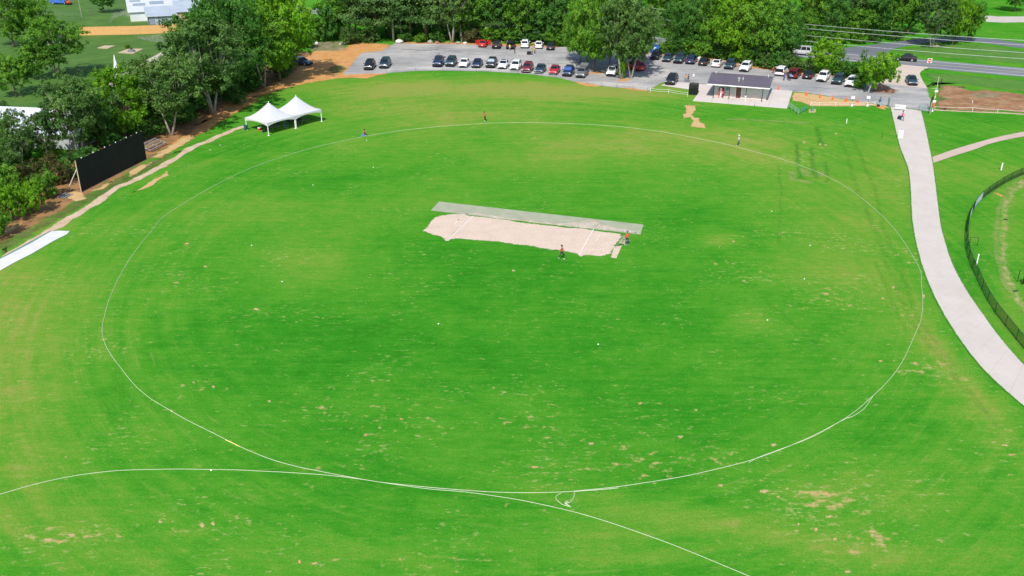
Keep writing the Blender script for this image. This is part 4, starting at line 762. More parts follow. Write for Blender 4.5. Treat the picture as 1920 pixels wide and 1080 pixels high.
for kind, col, bb, lb, kw in (
    ('suv', 'white', (1189, 92, 1207, 112), 'white car half hidden by the olive lot tree', {}),
    ('suv', 'black', (1217.7, 99, 1239, 114.5), 'black SUV in front of the blue bin', {}),
    ('sedan', 'teal', (1241, 103, 1259, 118.5), 'teal hatchback right of the black SUV by the blue bin', {}),
    ('pickup', 'darkgreen', (1262.5, 105, 1281, 121.8), 'dark green pickup in front of the thicket', {}),
    ('suv', 'navy', (1285, 108, 1304, 123), 'navy car in front of the thicket, seen from behind', dict(rear=True)),
    ('sedan', 'black', (1308.7, 111, 1327, 125.7), 'black saloon left of the white electric car by the thicket', dict(rear=True)),
    ('sedan', 'white', (1332, 111.4, 1354.5, 129), 'white electric car with dark glass roof by the thicket', dict(roof='black', rear=True)),
    ('suv', 'teal', (1355.6, 114.7, 1378.6, 132.4), 'dark teal SUV behind the left part of the pavilion roof', {}),
    ('suv', 'white', (1385, 119.6, 1406.5, 137), 'white SUV just behind the pavilion roof', {}),
    ('suv', 'white', (1453, 130, 1472, 145), 'white car with open tailgate right of the pavilion roof', dict(hatch=True, rear=True)),
    ('minivan', 'darkred', (1476, 131, 1498, 150), 'dark maroon van with open tailgate and people behind it', dict(hatch=True, rear=True)),
    ('sedan', 'black', (1504, 134, 1523, 151), 'black saloon right of the maroon van', dict(rear=True)),
    ('suv', 'white', (1530, 136, 1551, 156), 'white SUV under the bright rounded tree', {}),
    ('suv', 'darkgreen', (1558, 139, 1580, 161), 'dark green SUV between the two white SUVs', {}),
    ('suv', 'white', (1582, 143.6, 1606, 166), 'white SUV left of the lime-green tree', {})):
    front_car(kind, col, bb, lb, f=.38, group=BACK, **kw)
front_car('minivan', 'red', (1187.4, 118, 1212.8, 135.7), 'red minivan parked askew beneath the olive lot tree', phi=-32, rear=True, f=.66)
front_car('suv', 'black', (1246, 140.5, 1267.6, 162), 'black SUV parked on the concrete left of the black cage', f=.4)
c_ = G(1500, 102); ra = math.atan2(RD.y, RD.x)
car('van', 'silver', 'silver van driving along the highway', RA+RD*((c_-RA).dot(RD))+RN*(-1.9), ra-PI/2+0*PI, name='passing_van', cat='van')
c_ = G(1700, 109); car('sedan', 'black', 'black saloon driving on the highway above the no-entry sign', RA+RD*((c_-RA).dot(RD))+RN*(1.9), ra-PI/2, name='passing_car')
front_car('sedan', 'darkgreen', (1698, 143, 1721.4, 163), 'dark car coming in along the driveway', phi=13, f=.6, name='arriving_car')
car('sedan', 'navy', 'dark blue car parked in the shade on the clay bank', G(567, 121), math.radians(60), name='parked_car')
car('suv', 'black', 'black SUV in deep shade behind the blue car', G(548, 114), math.radians(45), name='parked_car')
car('pickup', 'blue', 'blue pickup on the far yard, top left corner', G(114, 8), math.radians(85), name='parked_car', cat='pickup')
# blue bin
o = thing('recycling_bin', 'big blue steel bin with white lettering behind the black SUV', 'bin', tuple(G(1228, 98.5)), math.radians(-18))
M_BIN = plain('bin_blue', (.02, .12, .50), .45)
MB().box((0, 0, 1.0), (2.1, 1.9, 1.7), taper=1.06).build('container', M_BIN, o)
for s in (-1, 1): MB().box((s*.5, .05, 1.93), (.96, 1.9, .10), 0, -.12).build('lid', M_BIN, o); MB().box((s*.75, -.6, 2.0), (.3, .3, .16)).build('lid_handle', M_WHITE, o)
for i, (x, z, w, h) in enumerate(((-.35, 1.35, .22, .22), (-.05, 1.32, .2, .28), (.25, 1.35, .22, .22), (0, 1.02, .8, .12))): MB().box((x, -1.0, z), (w, .03, h)).build('lettering_block', M_WHITE, o)
for s in (-1, 1): MB().box((s*1.1, 0, 1.2), (.10, 1.2, .18)).build('lift_pocket', M_BIN, o)
for s in (-1, 1): MB().box((s*.8, 0, .07), (.2, 1.7, .14)).build('skid', M_TRIM, o)
o = thing('tractor', 'small orange tractor beside the far blue pickup', 'tractor', tuple(G(128, 9)), .8); M_OR = plain('tractor_orange', (.6, .10, .02), .4)
MB().box((0, -.6, .95), (.8, 1.5, .6)).build('bonnet', M_OR, o); MB().box((0, .6, .8), (1.0, .9, .5)).build('body', M_OR, o); MB().box((0, .7, 1.25), (.5, .5, .4)).build('seat', M_TRIM, o); MB().box((0, .75, 2.2), (1.2, 1.2, .08)).build('canopy', M_OR, o)
for s in (-1, 1):
    for y, r in ((-.9, .38), (.7, .65)):
        t = MB(); t.lathe([(r*.5, -.14), (r, -.12), (r, .12), (r*.5, .14)], 14); M = Matrix.Translation((s*.65, y, r)) @ Matrix.Rotation(PI/2, 4, 'Y'); t.v = [tuple(M @ Vector(q)) for q in t.v]; t.build('wheel', M_TYRE, o)
    MB().tube([(s*.5, 1.1, .9), (s*.5, 1.1, 2.18)], .03).build('canopy_post', M_TRIM, o)
# ------------------------------------------------------------------ pavilion
def face_of(a, b): return math.atan2((b-a).y, (b-a).x)
S0, S1, S2 = G(1298.9, 189.3), G(1475.6, 203.7), G(1487.1, 171.2)
bx = (S1-S0).normalized(); by = Vector((-bx.y, bx.x, 0)); bang = math.atan2(bx.y, bx.x)
sw, sdp = (S1-S0).length, (S2-S1).length
def BL(x, y, z=0): return S0+bx*x+by*y+Vector((0, 0, z))
slab = bpy.data.objects.new('concrete_slab', None); COL.objects.link(slab); slab['kind'] = 'structure'
slab.location = S0; slab.rotation_euler = (0, 0, bang); SZ = .10
nx = 5
for i in range(nx):
    for j, (ya, yb) in enumerate(((0, 3.2), (3.2, 9.5), (9.5, sdp))):
        xa, xb = sw*i/nx, sw*(i+1)/nx; MB().box(((xa+xb)/2, (ya+yb)/2, SZ/2-.02), (xb-xa-.03, yb-ya-.03, SZ+.04)).build('slab_panel', M_SLAB, slab)
ext = bpy.data.objects.new('concrete_apron', None); COL.objects.link(ext); ext['kind'] = 'structure'
sheet('concrete_apron_sheet', [G(1238, 160.5), G(1262, 153.5), G(1330, 159.5), G(1318, 172), G(1296, 168.8)], M_SLAB, .06, parent=ext)
PAV = thing('pavilion', 'low white pavilion with brown standing-seam roof, brown door and dark posts', 'building', tuple(S0), bang)
def px_to_bl(u, v, h=0): d = G(u, v, h)-S0; return d.dot(bx), d.dot(by)
Z3 = lambda a, b: (1240+a/7.385, 120+b/7.385)
wl = px_to_bl(*Z3(712, 468), SZ); wr_ = px_to_bl(*Z3(1440, 500), SZ)
WY = (px_to_bl(*Z3(1060, 468), SZ)[1]); X0, X1 = wl[0], wr_[0]+.1; WD_ = 5.6; WH = 2.85
M_WALL = plain('pavilion_siding', (.50, .53, .49), .7, var=.06); M_STONE = plain('pavilion_stone', (.60, .54, .48), .9, var=.2, nscale=2.2, bumpy=.5); M_ROOF = plain('roof_metal_brown', (.135, .115, .140), .45, .25, var=.1, nscale=.5); M_POST = plain('post_dark', (.03, .028, .028), .5, .3); M_DOOR = plain('door_brown', (.13, .045, .03), .5)
cx = (X0+X1)/2; W = X1-X0
MB().box((cx, WY+WD_/2, SZ+WH/2), (W, WD_, WH)).build('wall', M_WALL, PAV)
nst = int(W/.55); rs = random.Random(3)
for r in range(3):                                    # stone plinth, stone by stone
    x = X0; 
    while x < X1-.05:
        w = min(rs.uniform(.35, .7), X1-x)
        if not (cx-.02 < x+w/2 < cx+.9 and False): MB().box((x+w/2, WY-.04, SZ+.13+r*.27), (w-.02, .08+rs.uniform(0, .05), .25)).build('stone', M_STONE, PAV)
        x += w
dx = px_to_bl(*Z3(1062, 468), SZ)[0]
d = MB().box((dx, WY-.11, SZ+1.06), (1.0, .10, 2.12)).build('door', M_DOOR, PAV); MB().box((dx+.38, WY-.19, SZ+1.05), (.12, .05, .05)).build('handle', plain('steel', (.5, .5, .5), .3, .8), d)
for s in (-1, 1): MB().box((dx+s*.56, WY-.10, SZ+1.08), (.10, .12, 2.2)).build('door_frame', M_WHITE, PAV)
ex = px_to_bl(*Z3(897, 395), 1.4)[0]
MB().box((ex, WY-.08, SZ+1.75), (.55, .12, .95)).build('electric_panel', plain('panel_grey', (.16, .22, .26), .5), PAV)
for xx in (X0+2.2, X0+W*.62, X1-1.6): MB().box((xx, WY-.10, SZ+2.62), (.22, .2, .14)).build('wall_lamp', M_POST, PAV)
# roof: eave corners traced at eave height
EV = SZ+2.95
e0, e1 = px_to_bl(*Z3(622, 268), EV), px_to_bl(*Z3(1500, 330), EV); r0, r1 = px_to_bl(*Z3(737, 92), EV+.9), px_to_bl(*Z3(1570, 150), EV+.9)
ey = (e0[1]+e1[1])/2; xa, xb = min(e0[0], r0[0]+.0), max(e1[0], r1[0]-.0); xa = (e0[0]+r0[0])/2; xb = (e1[0]+r1[0])/2; ry = WY+WD_/2+.1
RH = EV+1.05
rm = MB()
def roof_side(ya, yb):
    n = max(8, int((xb-xa)/.42)); 
    rm.add([(xa, ya, EV), (xb, ya, EV), (xb, yb, RH), (xa, yb, RH), (xa, ya, EV-.06), (xb, ya, EV-.06), (xb, yb, RH-.06), (xa, yb, RH-.06)], [(0, 1, 2, 3), (7, 6, 5, 4), (0, 4, 5, 1), (1, 5, 6, 2), (3, 7, 4, 0)])
    for i in range(n+1):
        x = xa+(xb-xa)*i/n; rm.add([(x-.02, ya, EV), (x+.02, ya, EV), (x+.02, yb, RH), (x-.02, yb, RH), (x-.015, ya, EV+.05), (x+.015, ya, EV+.05), (x+.015, yb, RH+.05), (x-.015, yb, RH+.05)], [(0, 1, 5, 4), (1, 2, 6, 5), (3, 0, 4, 7), (4, 5, 6, 7)])
roof_d = ry-ey
roof_side(ey, ry); roof_side(ry+roof_d, ry)
rm.build('roof', M_ROOF, PAV); 
MB().box((cx, ry, RH+.03), (xb-xa, .3, .07)).build('ridge_cap', M_ROOF, PAV)
MB().box(((xa+xb)/2, ey+.03, EV-.17), (xb-xa, .06, .2)).build('fascia', M_WHITE, PAV)
for s, x in ((-1, xa), (1, xb)):
    g = MB(); g.add([(x, ey, EV-.2), (x, ry+roof_d, EV-.2), (x, ry, RH-.07), (x-s*.06, ey, EV-.2), (x-s*.06, ry+roof_d, EV-.2), (x-s*.06, ry, RH-.07)], [(0, 1, 2), (5, 4, 3), (0, 3, 4, 1), (1, 4, 5, 2), (2, 5, 3, 0)]); g.build('gable', M_WHITE, PAV)
for a in (708, 937, 1177, 1412):
    x = px_to_bl(*Z3(a-14, 505), SZ)[0]; MB().box((x, ey+.45, SZ+(EV-.27-SZ)/2), (.13, .13, EV-.27-SZ)).build('post', M_POST, PAV)
MB().box((cx, ey+.45, EV-.24), (xb-xa-.8, .12, .06)).build('beam', M_POST, PAV)
vx, vy = px_to_bl(*Z3(1085, 210), EV+.6); q = MB().lathe([(.20, 0), (.20, .4), (.30, .42), (.30, .62), (.12, .72)], 12, ((xa+xb)/2-.2, ey+roof_d*.42, EV+.42)); q.build('roof_vent', plain('vent_zinc', (.55, .58, .60), .35, .5), PAV)
MB().tube([((xa+xb)/2+.5, ey+roof_d*.55, EV+.55), ((xa+xb)/2+.5, ey+roof_d*.55, EV+1.1)], .06).build('vent_pipe', M_WHITE, PAV)
for x in (xa+.9, xb-.9): MB().tube([(x, ry-.2, RH-.1), (x, ry-.2, RH+.45)], .05).build('vent_pipe', M_WHITE, PAV)
# drinks machine
mx_ = px_to_bl(*Z3(818, 470), SZ)[0]
VM = thing('vending_machine', 'red drinks vending machine with white script against the pavilion wall', 'vending machine', tuple(BL(mx_, WY-.62, SZ)), bang)
M_VRED = plain('vending_red', (.50, .02, .025), .35); M_VDK = plain('vending_grey', (.05, .05, .055), .5)
MB().box((0, 0, .93), (.95, .82, 1.84)).build('cabinet', M_VDK, VM); MB().box((-.08, -.43, .95), (.74, .05, 1.66)).build('front_panel', M_VRED, VM)
def text_mesh(body, size, shear=0.0):
    c = bpy.data.curves.new('lettering', 'FONT'); c.body = body; c.size = size; c.align_x = 'CENTER'; c.align_y = 'CENTER'; c.extrude = .008; c.shear = shear; c.offset = .022
    o_ = bpy.data.objects.new('tmp', c); COL.objects.link(o_); bpy.context.view_layer.update(); me = bpy.data.meshes.new_from_object(o_.evaluated_get(bpy.context.evaluated_depsgraph_get())); bpy.data.objects.remove(o_); return me
me = text_mesh('Coca-Cola', .46, .35); link('lettering', me, VM, M_WHITE, loc=(-.06, -.465, .95), rot=(PI/2, -PI/2, 0)); me.materials.clear() if False else None
MB().box((.36, -.43, 1.1), (.13, .05, .5)).build('coin_panel', plain('coin_panel', (.45, .45, .46), .4), VM)
MB().box((0, -.43, .10), (.8, .04, .16)).build('delivery_slot', M_TRIM, VM)
# small things on the slab
for i, (a, b, h, lb) in enumerate(((925, 480, 1.0, 'thin dark bollard in front of the pavilion near the vending machine'), (1290, 560, .9, 'thin bollard at the slab edge right of the door'))):
    o = thing('bollard', lb, 'bollard', tuple(G(*Z3(a, b+70 if i == 0 else b+15), SZ)), bang); MB().tube([(0, 0, 0), (0, 0, h)], .035).build('shaft', plain('bollard_grey', (.35, .36, .36), .5), o); MB().lathe([(.09, 0), (.09, .03), (.04, .05)], 10).build('base_plate', M_POST, o)
o = thing('drinking_fountain', 'small white drinking fountain right of the pavilion door', 'fountain', tuple(G(*Z3(1160, 510), SZ)), bang); MB().tube([(0, 0, 0), (0, 0, .85)], [.10, .07], 10).build('pedestal', M_WHITE, o); MB().lathe([(.08, .8), (.22, .88), (.24, .98), (.16, .96)], 12).build('basin', M_WHITE, o)
# black cage
o = thing('mesh_cage', 'tall black mesh cage left of the pavilion', 'cage', tuple(G(*Z3(432, 428), .06)+by*.9), bang+.06)
def mesh_material(name, c, scale, dens):
    t = NT(name); v = t.coord((scale, scale, scale)); ch = t.n('ShaderNodeTexNoise'); ch.inputs['Scale'].default_value = 1.0; ch.inputs['Detail'].default_value = 0; t.l(v, ch.inputs['Vector'])
    t.base(t.mix(ch.outputs['Fac'], tuple(x*.8 for x in c), tuple(x*1.2 for x in c))); t.b.inputs['Alpha'].default_value = dens; return t.m
M_MESH = mesh_material('black_mesh', (.012, .016, .014), 40, .62); M_CHAIN = mesh_material('chain_link_black', (.010, .020, .014), 36, .55)
cw, cdp, chh = 1.75, 1.7, 2.1
for x in (-cw/2, cw/2):
    for y in (-cdp/2, cdp/2): MB().box((x, y, chh/2), (.07, .07, chh)).build('corner_post', M_POST, o)
for x in (-1, 1): MB().box((x*cw/2, 0, chh/2), (.02, cdp-.08, chh-.1)).build('mesh_panel', M_MESH, o); MB().box((0, x*cdp/2, chh/2), (cw-.08, .02, chh-.1)).build('mesh_panel', M_MESH, o)
for z in (.06, chh-.02):
    for x in (-1, 1): MB().box((x*cw/2, 0, z), (.06, cdp-.1, .05)).build('rail', M_POST, o); MB().box((0, x*cdp/2, z), (cw-.1, .06, .05)).build('rail', M_POST, o)
o = thing('storage_box', 'dark box standing inside the black mesh cage', 'box', tuple(o.location), bang); MB().box((0, 0, .6), (1.3, 1.2, 1.1)).build('case', M_TRIM, o); MB().box((0, 0, 1.19), (1.36, 1.26, .07)).build('lid', plain('box_lid', (.06, .07, .07), .5), o)
# ------------------------------------------------------------------ tents
TC, TM, TR, TL = G(503.7, 254.8), G(555.2, 241.4), G(604.8, 227.8), G(465.5, 244.6)
tx = (TR-TC).normalized(); ty = Vector((-tx.y, tx.x, 0)); tang = math.atan2(tx.y, tx.x); TS = (TR-TC).length/2
def fabric():
    t = NT('tent_fabric'); n = t.noise(1.2, 4, .5, t.coord()); t.base(t.mix(n, (.54, .545, .575), (.60, .605, .635))); t.b.inputs['Roughness'].default_value = .55; t.bump(t.noise(2.2, 5, .6, t.coord((1, 1, .4))), .5, .12)
    tr = t.n('ShaderNodeBsdfTranslucent'); tr.inputs[0].default_value = (.7, .7, .74, 1); mx = t.n('ShaderNodeMixShader'); mx.inputs[0].default_value = .10; t.l(t.b.outputs[0], mx.inputs[1]); t.l(tr.outputs[0], mx.inputs[2]); t.l(mx.outputs[0], t.out.inputs[0]); return t.m
M_FAB = fabric()
def tent(c, s, label):
    o = thing('frame_tent', label, 'tent', tuple(c), tang, 'white peaked frame tents'); h = s/2; EVE, PK = 2.25, 4.85; n = 28; V, F = [], []
    for j in range(n+1):
        for i in range(n+1):
            x, y = (i/n*2-1)*h, (j/n*2-1)*h; r = max(abs(x), abs(y))/h; d = math.hypot(x, y)/(h*1.414); rr = .72*r+.28*d
            z = EVE+(PK-EVE)*max(0, 1-rr)**1.55
            if r > .999: z = EVE
            V.append((x, y, z))
    for j in range(n):
        for i in range(n): a = j*(n+1)+i; F.append((a, a+1, a+n+2, a+n+1))
    me = mesh_from('canopy', V, F); me.shade_smooth(); cn = link('canopy', me, o, M_FAB)
    for k in range(4):
        V, F = [], []; m = 20; R4 = Matrix.Rotation(k*PI/2, 4, 'Z')
        for i in range(m+1):
            q = i/m*2-1; dp = .24+.42*abs(q)**2.6
            V += [R4 @ Vector((q*h, -h-.015, EVE+.01)), R4 @ Vector((q*h, -h-.03, EVE-dp))]
        F = [(2*i, 2*i+1, 2*i+3, 2*i+2) for i in range(m)]; mv = mesh_from('valance', V, F); link('valance', mv, o, M_FAB)
    for x in (-1, 1):
        for y in (-1, 1): MB().tube([(x*(h-.07), y*(h-.07), 0), (x*(h-.07), y*(h-.07), EVE-.05)], .07, 8).build('leg', M_WHITE, o); MB().box((x*(h-.07), y*(h-.07), .02), (.3, .3, .04)).build('foot_plate', M_WHITE, o)
        for s_ in (0, PI/2):
            R4 = Matrix.Rotation(s_, 4, 'Z'); MB().tube([R4 @ Vector((-h+.1, x*(h-.07), EVE-.06)), R4 @ Vector((h-.1, x*(h-.07), EVE-.06))], .035).build('eave_tube', M_WHITE, o)
    MB().tube([(0, 0, EVE+.4), (0, 0, PK-.02)], .05).build('king_pole', M_WHITE, o)
    MB().lathe([(.05, 0), (.07, .06), (.02, .16)], 8, (0, 0, PK-.04)).build('finial', M_WHITE, o)
tent(TC+tx*TS/2+ty*TS/2, TS-.06, 'white peaked tent with a red and white cool box at its left')
tent(TC+tx*TS*1.5+ty*TS/2, TS-.06, 'white peaked tent farther right, joined to the nearer one')
M_DKF = plain('chair_fabric_black', (.014, .016, .02), .8); M_BLF = plain('chair_fabric_blue', (.02, .12, .28), .7); M_STEEL = plain('steel_tube', (.3, .31, .32), .35, .7)
def chair(p, rz, mat, label, group=None):
    o = thing('folding_chair', label, 'chair', tuple(p), rz, group)
    MB().box((0, 0, .43), (.52, .48, .04), 0, .08).build('seat', mat, o); MB().box((0, .27, .78), (.52, .04, .62), 0, -.18).build('backrest', mat, o)
    for x in (-.27, .27):
        MB().tube([(x, -.25, 0), (x, .28, .62)], .015).build('leg', M_STEEL, o); MB().tube([(x, .28, 0), (x, -.24, .62)], .015).build('leg', M_STEEL, o); MB().box((x, 0, .63), (.06, .5, .03)).build('armrest', mat, o)
def TP(a, b): return TC+tx*a+ty*b
for i, (a, b, r) in enumerate(((3.2, 3.9, .2), (4.1, 4.2, -.3), (5.0, 3.6, .5), (7.4, 3.4, .1), (8.3, 3.9, -.4), (9.2, 3.3, .3), (10.0, 4.4, .9), (2.2, 2.9, 1.2), (6.4, 4.6, 2.0), (8.8, 2.2, 2.6))):
    chair(TP(a, b), tang+r, M_DKF, 'black folding chair in the shade under the white tents', 'black folding chairs under the tents')
chair(TP(4.9, 1.3), tang+.5, M_BLF, 'blue folding chair under the tents beside the middle leg')
o = thing('folding_table', 'dark folding table in the shade under the nearer tent', 'table', tuple(TP(3.0, 1.9)), tang+.1); MB().box((0, 0, .73), (1.8, .75, .04)).build('table_top', plain('table_dark', (.08, .09, .10), .6), o)
for x in (-.8, .8):
    for y in (-.3, .3): MB().tube([(x, y, 0), (x, y, .71)], .02).build('leg', M_STEEL, o)
o = thing('folding_table', 'dark folding table under the farther white tent', 'table', tuple(TP(9.0, 1.2)), tang-.1); MB().box((0, 0, .73), (1.8, .75, .04)).build('table_top', MATS['table_dark'], o)
for x in (-.8, .8):
    for y in (-.3, .3): MB().tube([(x, y, 0), (x, y, .71)], .02).build('leg', M_STEEL, o)
k1 = 1920/280; TZ = lambda a, b, h=0: G(440+a/k1, 160+b/k1, h)
o = thing('cool_box', 'red cool box with white lid at the left front of the tents', 'cool box', tuple(TZ(325, 575)), tang+.4); MB().box((0, 0, .22), (.66, .42, .40), taper=1.05).build('case', plain('cooler_red', (.5, .02, .03), .4), o); MB().box((0, 0, .47), (.70, .46, .12)).build('lid', M_WHITE, o); MB().tube([(-.36, 0, .35), (-.38, 0, .58), (.38, 0, .58), (.36, 0, .35)], .015).build('handle', M_WHITE, o)
o = thing('litter_bin', 'dark green barrel bin outside the left leg of the tents', 'bin', tuple(TZ(147, 572)), 0); MB().lathe([(.28, 0), (.31, .1), (.33, .8), (.31, .85)], 14).build('barrel', plain('bin_green', (.015, .06, .07), .5), o); MB().lathe([(.34, .85), (.34, .9), (.15, .97)], 14).build('lid', plain('bin_lid', (.03, .11, .12), .5), o)
o = thing('kit_bag', 'dark kit bag on the grass by the near tent leg', 'bag', tuple(TZ(385, 600)), tang); MB().tube([(-.45, 0, .17), (-.4, 0, .18), (.4, 0, .18), (.45, 0, .17)], [.08, .17, .17, .08], 10).build('body', M_DKF, o); MB().tube([(-.2, 0, .34), (0, 0, .45), (.2, 0, .34)], .015).build('handle', M_DKF, o)
# ------------------------------------------------------------------ sight screen, benches, white strip
A, B = G(153.6, 360.6), G(275, 299.4); sx = (B-A).normalized(); sang = math.atan2(sx.y, sx.x); sl = (B-A).length; sh = 4.65
SCR = thing('sight_screen', 'huge black sight screen on timber posts by the tree line', 'screen', tuple(A), sang)
def lam():
    t = NT('screen_black'); n = t.noise(.8, 4, .6, t.coord()); t.base(t.mix(n, (.006, .007, .009), (.014, .015, .018))); t.b.inputs['Roughness'].default_value = .7; return t.m
M_SCR = lam(); M_TIM = bark_material('weathered_timber', (.30, .22, .14), (.52, .42, .30))
npn = 6
for i in range(npn):
    MB().box((sl*(i+.5)/npn, 0, sh/2+.05), (sl/npn-.012, .05, sh-.1)).build('panel', M_SCR, SCR)
for i in range(npn+1): MB().box((sl*i/npn*.996+.03, .10, sh/2), (.12, .13, sh)).build('post', M_TIM, SCR)
MB().box((-.09, 0, sh/2), (.07, .12, sh)).build('edge_board', M_TIM, SCR); MB().box((sl/2, .0, .02), (sl, .10, .05)).build('bottom_board', M_TIM, SCR)
for i in range(npn): MB().box((sl*(i+.5)/npn, .03, sh+.06), (.14, .1, .14)).build('clip', M_WHITE, SCR)
for i in range(npn+1):
    x = sl*i/npn; MB().tube([(x, .16, sh*.72), (x-.0, 2.4, 0)], .06).build('strut', M_TIM if i else plain('pale_strut', (.6, .57, .52)), SCR)
z8b = lambda a, b, h=0: G(a/3.6, 180+b/3.6, h)
M_ALU = plain('bench_grey_wood', (.27, .27, .28), .5, .2)
def benchset(p, ang, n, ln, label, name, mat, rise=.2):
    o = thing(name, label, 'bench', tuple(p), ang)
    for i in range(n): MB().box((0, i*.62, .40+i*rise), (ln, .30, .05)).build('plank', mat, o)
    for s in (-1, 0, 1): MB().tube([(s*ln*.45, -.1, .34), (s*ln*.45, (n-1)*.62, .34+(n-1)*rise)], .03).build('frame', M_STEEL, o)
    for s in (-1, 0, 1):
        for i in range(n): MB().tube([(s*ln*.45, i*.62, 0), (s*ln*.45, i*.62, .36+i*rise)], .025).build('leg', M_STEEL, o)
bp = z8b(1070, 355); benchset(bp, sang, 4, 5.0, 'grey four-row bench stand right of the black screen', 'bench_stand', M_ALU)
o = thing('plank_pile', 'small pile of grey planks left of the black screen', 'planks', tuple(z8b(458, 680)), sang)
for i in range(3): MB().box((0, i*.45, .09+.05*i), (1.9, .28, .06), .04*i).build('plank', M_ALU, o)
for s_ in (-.7, .7): MB().box((s_, .45, .03), (.1, 1.3, .06)).build('bearer', M_TIM, o)
# rolled-out white cover
cov = sheet('white_cover', gp(-35, 521, -35, 496, 0, 486.5, 30, 471.5, 60, 455.5, 96, 434.5, 110, 433, 131, 434, 125, 440, 100, 452.5, 60, 476, 25, 494, 0, 508), plain('cover_white', (.60, .61, .64), .6, var=.10, nscale=.8, bumpy=.8), .05, kind=None)
tag(cov, 'long white ground cover laid out at the left edge of the field', 'ground cover')
cov2 = sheet('green_mat', gp(-35, 496, 0, 484, 50, 457, 95, 432.5, 98, 434.4, 55, 458.5, 0, 488), plain('mat_teal', (.12, .22, .20), .8), .035, kind=None); tag(cov2, 'strip of dull green matting along the upper edge of the white cover', 'mat')
# ------------------------------------------------------------------ boundary ropes and discs
rope_px = (1000, 230, 1080, 232, 1150, 236, 1230, 245, 1300, 258, 1370, 272, 1440, 291, 1500, 309, 1550, 330, 1590, 352, 1630, 382, 1670, 420, 1700, 460, 1724, 503, 1728, 515, 1728, 540, 1731, 570, 1726, 605, 1718, 620, 1700, 665, 1675, 705, 1635, 745, 1590, 783, 1530, 815, 1460, 845, 1400, 866, 1320, 886, 1240, 901, 1160, 913, 1080, 921, 1000, 925, 900, 922, 800, 914, 700, 903, 630, 890, 540, 872, 480, 852, 420, 823, 360, 792, 310, 765, 270, 740, 235, 703, 210, 668, 193, 640, 191, 615, 200, 575, 215, 535, 240, 490, 247, 480, 262, 460, 290, 425, 298, 412, 330, 390, 380, 360, 440, 328, 500, 303, 560, 284, 640, 264, 720, 249, 800, 239, 880, 233, 940, 230)
def rope(name, px, label, r=.018, closed=False, mat=None, sm=2, wob=.05):
    p = gp(*px); p = smooth_poly(p, sm, closed); p = resample(p, 1.2, closed)
    p = [q+Vector((mnoise.noise(q*.35), mnoise.noise(q*.35+Vector((5, 5, 5))), 0))*wob for q in p]
    if closed: p.append(p[0])
    o = MB().tube([(q.x, q.y, r*.9) for q in p], r, 5).build(name, mat or M_ROPE, smooth=True); return tag(o, label, 'rope')
rope('boundary_rope', rope_px, 'long white boundary rope looped around the whole playing field', closed=True)
rope('loose_rope', (-30, 936, 0, 927, 60, 909, 130, 893, 200, 884, 250, 881, 330, 879.5, 390, 880, 470, 882.5, 560, 887, 640, 893.5, 720, 905, 800, 917.5, 880, 923, 960, 935, 1000, 943, 1060, 956, 1120, 972, 1200, 999, 1300, 1036, 1405, 1081, 1440, 1096), 'white rope running across the foreground outside the boundary rope')
rope('spare_rope', (1638, 741, 1626, 760, 1618, 769, 1600, 781, 1588, 784, 1570, 793, 1555, 803, 1520, 821, 1470, 840, 1440, 851, 1420, 858, 1404, 867), 'second strand of rope lying beside the boundary rope at lower right')
rope('spare_rope', (1160, 915, 1120, 919, 1085, 921, 1076, 922, 1077, 928, 1073, 937, 1066, 944, 1056, 942, 1065, 949, 1072, 952, 1058, 943, 1062, 939, 1066, 941, 1060, 946), 'knotted tail of rope tangled on the grass below the boundary rope', r=.02, wob=.02)
rope('spare_rope', (1052, 924.5, 1043, 929, 1041, 934, 1046, 940, 1053, 946, 1066, 950), 'short looped rope end hanging from the boundary rope', r=.02, wob=.02)
o = MB().tube([tuple(G(u, v, .03)) for u, v in ((423, 824.5), (437, 831), (450, 837.5))], .038, 5).build('rope_sleeve', M_ROPEY); tag(o, 'yellow sleeve on the boundary rope at lower left', 'rope sleeve')
DISC = ['white disc right below the crouching person', 'white disc in the upper left outfield below the tents', 'white disc between the tents and the pitch', 'white disc in the left outfield below the pale worn patch', 'white disc left of the pitch in the left outfield', 'white disc in the middle foreground left of centre', 'white disc in the middle foreground right of the players', 'white disc touching the foreground rope', 'white disc on the pale patch in the right outfield', 'white disc on the dry grid-like turf at right', 'white disc below the straight tyre track at right', 'white disc right of the pitch near the crossing tracks', 'white disc left of the tents by the track', 'white disc on the verge between screen and tents', 'white disc on the verge nearest the bench stand']
for i, (u, v) in enumerate(((687.5, 263), (587, 347), (700, 314), (529, 528), (472, 460), (822, 607), (1121.5, 645.5), (396, 881.5), (1439, 600), (1508, 523), (1519, 460), (1447, 396), (449, 240), (413, 272), (394, 281))):
    o = thing('marker_disc', DISC[i], 'disc', tuple(G(u, v)), 0, 'white marker discs on the grass'); MB().lathe([(.085, 0), (.08, .02), (.045, .05), (.035, .05)], 12).build('dome', M_WHITE, o); MB().lathe([(.035, .05), (.03, .06), (.02, .06)], 10).build('rim', M_ROPE, o)
